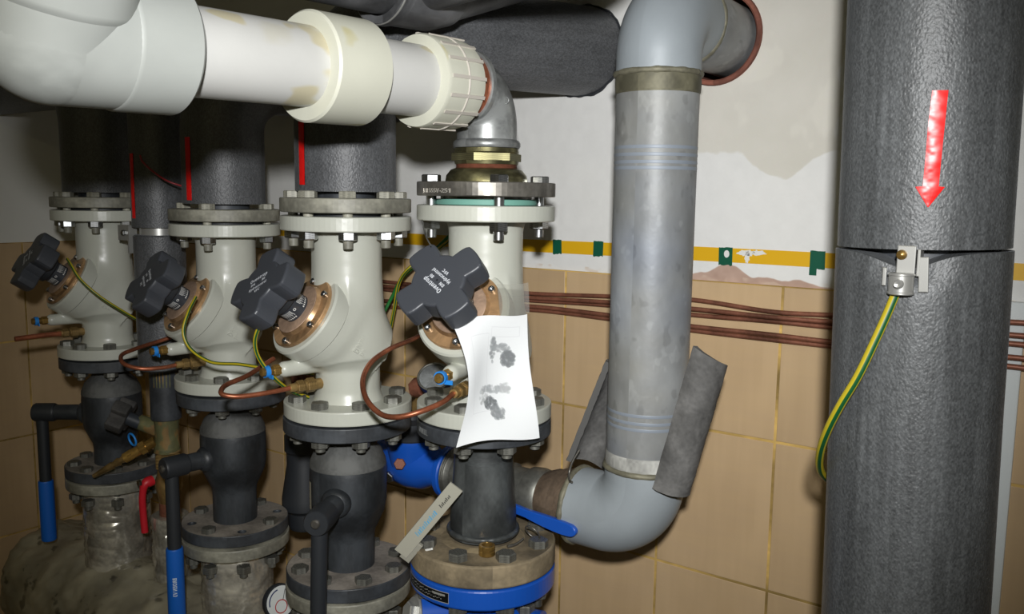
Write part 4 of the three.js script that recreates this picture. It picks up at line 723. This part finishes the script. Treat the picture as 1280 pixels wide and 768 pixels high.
// foam half shells fallen around the lower elbow
function halfShell(name, a, b, r, th, a0, a1, ref, label, skew = 0) {
  const A = V3(...a), B = V3(...b), T = B.clone().sub(A).normalize(), R = V3(...ref), N = R.clone().sub(T.clone().multiplyScalar(R.dot(T))).normalize(), Bi = T.clone().cross(N), n = 26, m = 40, pos = [], idx = [], uv = [];
  for (const rr of [r, r - th]) for (let i = 0; i <= m; i++) for (let j = 0; j <= n; j++) {
    const t = i / m, an = mix(a0, a1, j / n), w = rr + 0.0015 * (fbm(t * 20, j * 0.3, rr * 90, 3) - 0.5) * 2, rag = (i === 0 || i === m) ? 0.008 * (fbm(j * 0.5, i, 3, 2) - 0.5) : 0, cut = skew * (1 - t) * (j / n - 0.5);
    const p = A.clone().lerp(B, t + rag + cut).add(N.clone().multiplyScalar(w * Math.cos(an))).add(Bi.clone().multiplyScalar(w * Math.sin(an))); pos.push(p.x, p.y, p.z); uv.push(an * rr, t * A.distanceTo(B));
  }
  const W = n + 1, L = (m + 1) * W;
  for (let i = 0; i < m; i++) for (let j = 0; j < n; j++) { const q = i * W + j; idx.push(q, q + 1, q + W, q + W, q + 1, q + W + 1, L + q, L + q + W, L + q + 1, L + q + W, L + q + W + 1, L + q + 1); }
  const g0 = new THREE.BufferGeometry(); g0.setAttribute('position', new THREE.Float32BufferAttribute(pos, 3)); g0.setAttribute('uv', new THREE.Float32BufferAttribute(uv, 2)); g0.setIndex(idx); g0.computeVertexNormals();
  const p2 = [], P = (k) => p2.push(pos[k * 3], pos[k * 3 + 1], pos[k * 3 + 2]), quad = (x, y, z, w) => { P(x); P(y); P(z); P(x); P(z); P(w); };
  for (let i = 0; i < m; i++) for (const j of [0, n]) { const q = i * W + j; quad(q, q + W, L + q + W, L + q); }
  for (let j = 0; j < n; j++) for (const i of [0, m]) { const q = i * W + j; quad(q, q + 1, L + q + 1, L + q); }
  const g1 = new THREE.BufferGeometry(); g1.setAttribute('position', new THREE.Float32BufferAttribute(p2, 3)); g1.setAttribute('uv', new THREE.Float32BufferAttribute(new Float32Array(p2.length / 3 * 2), 2)); g1.computeVertexNormals();
  const sm = M.shell.clone(); sm.side = THREE.DoubleSide;
  single(name, merge([g0, g1]), sm, label, 'insulation', 'loose foam half shells');
}
halfShell('foam_shell', [0.381, 1.385, 0.245], [0.336, 1.19, 0.255], 0.031, 0.008, -1.3, 1.2, [0.75, 0, 0.66], 'grey foam half shell leaning on the tile side of galvanized pipe', -0.1);
halfShell('foam_shell', [0.245, 1.34, 0.215], [0.185, 1.178, 0.222], 0.036, 0.009, -1.4, 1.4, [-0.55, 0, -0.6], 'grey foam half shell with hooked wire tucked behind the galvanized pipe');
single('hook_wire', sweep(spline([[0.186, 1.215, 0.25], [0.178, 1.195, 0.258], [0.176, 1.18, 0.262], [0.182, 1.171, 0.27], [0.19, 1.172, 0.276]], 24), 0.0018, 8), M.steelDark, 'short hooked wire hanging off a foam half shell', 'wire');

// ---------------------------------------------------------------- thick insulated pipe with clamp and arrow
const BX = 0.661, BZ = 0.358, BRAD = 0.0875;
{
  const t = thing('thick_insulated_pipe', 'thick grey foam insulated pipe with red arrow and earth clamp', 'pipe', [BX, 1.52, BZ]); t.rotation.z = 0.02;
  const dentAt = (y) => (a, s) => { return 0.0015 * (fbm(Math.cos(a) * 3, s * 5, Math.sin(a) * 3, 3) - 0.5); };
  mesh('insulation', mv(sweep(line(V3(0, 1.548, 0), V3(0, H + 0.02, 0), 40), 0.0828, 80, { dent: dentAt(0) }), 0, -1.52, 0), M.foamBig, t);
  // lower sleeve, its upper edge pressed in by the clamp lugs
  const g = sweep(line(V3(0, -0.02, 0), V3(0, 1.545, 0), 160), 0.0838, 128, { dent: dentAt(1) }), p = g.attributes.position;
  for (let i = 0; i < p.count; i++) {
    const x = p.getX(i), y = p.getY(i), z = p.getZ(i), r = Math.hypot(x, z); if (r < 0.05) continue;
    const a = Math.atan2(x, z) - 0.02, k = sstep(1.505, 1.545, y) * Math.exp(-Math.pow(a / 0.42, 2)), f = 1 - 0.13 * k; p.setXYZ(i, x * f, y - 0.016 * k, z * f);
  }
  g.computeVertexNormals();
  mesh('insulation', mv(g, 0, -1.52, 0), M.foamBig, t);
  mesh('pipe', mv(tubeWall(0.057, 1.5, 1.6, 0.001, 40), 0, -1.52, 0), M.darkPaint, t);
}
{
  const a = 0.0, r = 0.0842, o = V3(BX + r * Math.sin(a), 0, BZ + r * Math.cos(a)), out = V3(Math.sin(a), 0, Math.cos(a)), side = V3(Math.cos(a), 0, -Math.sin(a));
  const t = thing('earth_clamp', 'zinc earthing clamp with screws gripping the thick foam pipe', 'clamp', [o.x, 1.537, o.z], a);
  mesh('lug', mv(roundedBox(0.017, 0.034, 0.003, 0.001), 0.002, -0.002, -0.0015), M.clip, t);
  mesh('lug', mv(roundedBox(0.003, 0.026, 0.016, 0.0008), 0.0135, -0.001, -0.006), M.clip, t);
  mesh('washer', mv(roundedBox(0.009, 0.034, 0.003, 0.001).rotateZ(0.05), 0.0185, -0.012, 0.0), M.clip, t);
  mesh('washer', mv(roundedBox(0.004, 0.018, 0.003, 0.001), -0.0165, -0.016, 0.0), M.clip, t);
  mesh('screw', aim(lathe([[0, 0], [0.005, 0], [0.0045, 0.0025], [0.002, 0.004], [0, 0.0042]], 20), V3(-0.002, 0.006, 0.0), V3(0, 0, 1)), M.brass, t);
  const b = mesh('terminal', merge([tubeWall(0.0115, -0.031, -0.012, 0.001, 28), mv(tubeWall(0.0122, -0.014, -0.011, 0.0008, 28), 0, 0, 0), mv(tubeWall(0.0122, -0.032, -0.029, 0.0008, 28), 0, 0, 0)]).translate(0, 0, 0.004), M.clip, t);
  mesh('screw', aim(lathe([[0, 0], [0.0048, 0], [0.0045, 0.003], [0.003, 0.0045], [0.0, 0.0035]], 20), V3(0.0, -0.021, 0.015), V3(0, 0, 1)), M.clip, b);
}
wrapStrip('red_arrow', [BX - 0.0025, BZ], 0.0834, 0.24, 0.014, 0, 0, M.redTape, 'red arrow sticker pointing down on the thick foam pipe',
  [[1.589, 0.0008, 0.0], [1.608, 0.025, 0.0005], [1.6085, 0.0135, 0.001], [1.64, 0.0135, 0.0015], [1.668, 0.014, 0.002], [1.697, 0.0135, 0.003]]);
const wireThing = (pts, r, label, mat = M.wire, name = 'earth_wire', cat = 'wire') => single(name, sweep(spline(pts, 90), r, 14), mat, label, cat);
wireThing([[0.657, 1.508, 0.444], [0.652, 1.49, 0.4465], [0.641, 1.455, 0.452], [0.629, 1.421, 0.456], [0.615, 1.392, 0.454], [0.601, 1.362, 0.443], [0.588, 1.331, 0.42], [0.577, 1.296, 0.378], [0.575, 1.262, 0.317]], 0.0044, 'yellow green earth wire hanging from clamp on thick foam pipe', M.wireThick);

// ---------------------------------------------------------------- earth wires and impulse lines at the valves
wireThing([[-0.905, 1.455, 0.455], [-0.886, 1.445, 0.458], [-0.867, 1.418, 0.452], [-0.845, 1.384, 0.428], [-0.83, 1.347, 0.384], [-0.839, 1.309, 0.324]], 0.003, 'yellow green earth wire across the cream valve nearest the corner');
wireThing([[-0.465, 1.413, 0.46], [-0.447, 1.389, 0.488], [-0.442, 1.36, 0.501], [-0.432, 1.335, 0.498], [-0.393, 1.313, 0.486], [-0.335, 1.313, 0.469], [-0.276, 1.31, 0.451], [-0.236, 1.299, 0.399]], 0.003, 'yellow green earth wire looping between two cream valve bonnets');
wireThing([[-0.168, 1.407, 0.556], [-0.179, 1.382, 0.557], [-0.183, 1.358, 0.55], [-0.181, 1.327, 0.529], [-0.188, 1.295, 0.489], [-0.194, 1.275, 0.448]], 0.003, 'yellow green earth wire dropping behind a handwheel to brass fitting');
wireThing([[-0.24, 1.53, 0.003], [-0.275, 1.48, 0.06], [-0.299, 1.452, 0.1], [-0.325, 1.424, 0.1], [-0.342, 1.362, 0.1], [-0.36, 1.304, 0.1], [-0.372, 1.265, 0.12], [-0.39, 1.22, 0.14]], 0.0035, 'yellow green earth wire hanging on the tiles behind copper lines');
wireThing([[-0.27, 1.52, 0.003], [-0.3, 1.475, 0.04], [-0.333, 1.433, 0.08], [-0.366, 1.387, 0.08], [-0.383, 1.349, 0.09], [-0.4, 1.308, 0.1], [-0.42, 1.26, 0.12]], 0.0035, 'plain green earth wire hanging on the tiles behind copper lines', M.greenWire);
wireThing([[-0.71, 1.66, 0.405], [-0.695, 1.649, 0.41], [-0.659, 1.629, 0.41], [-0.629, 1.612, 0.4], [-0.612, 1.6, 0.37]], 0.0018, 'thin red wire crossing in front of the thinner riser', M.redWire, 'thin_wire');
const pipeThing = (pts, label, r = 0.0038) => single('impulse_line', sweep(spline(pts, 90), r, 12), M.copper, label, 'copper pipe');
pipeThing([[-0.97, 1.294, 0.444], [-0.975, 1.294, 0.475], [-0.983, 1.292, 0.53]], 'short copper impulse line sticking out of the corner cream valve', 0.0055);
pipeThing([[-0.57, 1.277, 0.43], [-0.575, 1.275, 0.46], [-0.59, 1.277, 0.495], [-0.615, 1.285, 0.51], [-0.64, 1.295, 0.5], [-0.66, 1.3, 0.46], [-0.66, 1.31, 0.4], [-0.63, 1.33, 0.34]], 'copper impulse line looping beside the thinner riser');
pipeThing([[-0.173, 1.302, 0.5], [-0.182, 1.3, 0.54], [-0.198, 1.3, 0.58], [-0.212, 1.304, 0.592], [-0.225, 1.31, 0.58], [-0.243, 1.316, 0.523], [-0.262, 1.33, 0.459]], 'copper impulse line folding back below the middle handwheel');
pipeThing([[0.096, 1.322, 0.44], [0.106, 1.318, 0.475], [0.1, 1.312, 0.51], [0.08, 1.305, 0.528], [0.055, 1.304, 0.534], [0.022, 1.317, 0.53], [-0.006, 1.336, 0.512], [-0.029, 1.353, 0.476], [-0.045, 1.364, 0.424], [-0.07, 1.367, 0.343], [-0.104, 1.37, 0.256], [-0.15, 1.376, 0.1]], 'bright copper impulse line in a wide loop before the paper valve');
single('spring_wire', sweep(spline([[0.05, 1.56, 0.452], [0.06, 1.542, 0.458], [0.085, 1.527, 0.474]], 12), 0.0008, 6), M.zinc, 'thin steel whisker sticking up behind handwheel of paper valve', 'wire');

// ---------------------------------------------------------------- dark fitting on the tiles between two ball valves
{
  const t = thing('black_trap', 'black tapered plastic fitting on brown pipe behind ball valves', 'fitting', [-0.5, -0.045, 0.2]);
  mesh('pipe', mv(tubeWall(0.022, 1.12, 1.34, 0.001, 24), 0, 0, 0), M.copperOld, t);
  mesh('pipe', between([0, 1.2, 0], [0.3, 1.2, 0], 0.02, 20), M.copperOld, t);
  mesh('body', lathe([[0, 0.955], [0.03, 0.955], [0.033, 0.962], [0.033, 0.99], [0.045, 1.0], [0.045, 1.02], [0.034, 1.09], [0.034, 1.115], [0.038, 1.12], [0.038, 1.15], [0, 1.15]], 32), M.blackPlastic, t);
}
{ // dial thermometer low between the foil pipes
  const o = V3(-0.285, 0.905, 0.438), n = V3(0.95, 0.2, 0.14).normalize();
  const t = thing('dial_thermometer', 'small dial thermometer with red ringed centre among foil pipes', 'gauge', [o.x, o.y, o.z]);
  const tx = canvasTex(256, 256, (g) => { g.fillStyle = '#d6dad8'; g.fillRect(0, 0, 256, 256); g.lineWidth = 10; g.strokeStyle = '#1e2c5c'; g.beginPath(); g.arc(128, 128, 100, Math.PI * 0.95, Math.PI * 1.45); g.stroke(); g.strokeStyle = '#b02c30'; g.lineWidth = 8; g.beginPath(); g.arc(128, 168, 52, 0, 7); g.stroke(); g.strokeStyle = '#202020'; g.lineWidth = 5; g.beginPath(); g.moveTo(150, 120); g.lineTo(180, 40); g.stroke(); });
  const N = V3(0, 1, 0);
  mesh('case', aim(lathe([[0, -0.012], [0.027, -0.012], [0.0295, -0.008], [0.0295, 0.002], [0.0265, 0.002]], 36), V3(0, 0, 0), n), M.blackPlastic, t);
  const up = N.clone().sub(n.clone().multiplyScalar(n.dot(N))).normalize(), rt = up.clone().cross(n);
  mesh('dial', new THREE.CircleGeometry(0.0268, 36).applyMatrix4(new THREE.Matrix4().makeBasis(rt, up, n).setPosition(n.clone().multiplyScalar(0.0015))), std(0xffffff, 0.4, 0, { map: tx }), t);
  mesh('probe', between([0, 0, 0], n.clone().multiplyScalar(-0.035).toArray(), 0.006, 12), M.brassDull, t);
}

// ---------------------------------------------------------------- paper sheet in a clear sleeve
{
  const TL = [0.132, 1.43, 0.486], TR = [0.176, 1.438, 0.38], BRc = [0.192, 1.266, 0.372], BL = [0.146, 1.266, 0.49];
  const tx = canvasTex(512, 768, (g, w, h) => {
    g.fillStyle = '#e8ebec'; g.fillRect(0, 0, w, h);
    g.strokeStyle = '#d8dadc'; g.lineWidth = 3; g.strokeRect(90, 110, 150, 480); g.strokeRect(260, 70, 200, 60);
    let q = 7; const rr = () => { q = (q * 16807) % 2147483647; return q / 2147483647; };
    const blob = (x, y, rx, ry, n, s, col) => { g.fillStyle = col; for (let i = 0; i < n; i++) { const a = rr() * 6.283, r = Math.sqrt(rr()); g.globalAlpha = 0.25 + 0.3 * rr(); g.beginPath(); g.arc(x + rx * r * Math.cos(a), y + ry * r * Math.sin(a), s * (0.4 + rr()), 0, 7); g.fill(); } g.globalAlpha = 1; };
    blob(280, 215, 22, 80, 90, 9, '#8e9294'); blob(345, 200, 60, 26, 80, 9, '#9a9ea0'); blob(395, 265, 42, 48, 150, 10, '#787c7e');
    blob(190, 500, 40, 50, 60, 9, '#b4b7b8'); blob(290, 455, 110, 22, 110, 9, '#a4a8aa'); blob(370, 450, 30, 34, 50, 9, '#b4b7b8'); blob(250, 545, 48, 40, 130, 9, '#6e7274'); blob(290, 600, 46, 40, 120, 10, '#888c8e');
  });
  const grid = (u0, u1, v0, v1, off, nu = 24, nv = 36) => {
    const pos = [], uv = [], idx = [];
    for (let j = 0; j <= nv; j++) for (let i = 0; i <= nu; i++) {
      const u = mix(u0, u1, i / nu), v = mix(v0, v1, j / nv), vv = v;
      const L = TL.map((e, k) => mix(e, BL[k], vv)), R = TR.map((e, k) => mix(e, BRc[k], vv)), p = L.map((e, k) => mix(e, R[k], u));
      const b = Math.sin(Math.PI * clamp(vv, 0, 1)), e = (1 - u) * (1 - u);
      p[0] += 0.013 * b * e - 0.012 * b * (1 - e) * Math.sin(Math.PI * u) + 0.006 * Math.sin(v * 5 + u * 3) * 0.5 + off * 0.75; p[2] += -0.01 * b * e + 0.006 * b * Math.sin(Math.PI * u) + off * 0.6;
      p[1] += 0.004 * Math.sin(u * 5);
      pos.push(...p); uv.push((u - 0) / 1, 1 - v);
    }
    for (let j = 0; j < nv; j++) for (let i = 0; i < nu; i++) { const a = j * (nu + 1) + i, c = a + nu + 1; idx.push(a, c, a + 1, c, c + 1, a + 1); }
    const g = new THREE.BufferGeometry(); g.setAttribute('position', new THREE.Float32BufferAttribute(pos, 3)); g.setAttribute('uv', new THREE.Float32BufferAttribute(uv, 2)); g.setIndex(idx); g.computeVertexNormals(); return g;
  };
  const t = thing('paper_sheet', 'white printed paper sheet in clear sleeve hanging over cream valve', 'paper');
  mesh('sheet', grid(0, 1, 0, 1, 0), std(0xffffff, 0.75, 0, { map: tx, side: THREE.DoubleSide }), t);
  mesh('sleeve_top', grid(0.6, 1.03, -0.25, -0.005, 0.001), std(rgb(226, 226, 220), 0.22, 0, { transmission: 0.82, thickness: 0, side: THREE.DoubleSide }), t);
  mesh('clear_sleeve', grid(-0.06, 1.05, -0.16, 1.03, 0.0015), std(0xffffff, 0.12, 0, { transmission: 1, thickness: 0, ior: 1.3, specularIntensity: 0.5, side: THREE.DoubleSide }), t);
}
renderer.render(scene, camera);
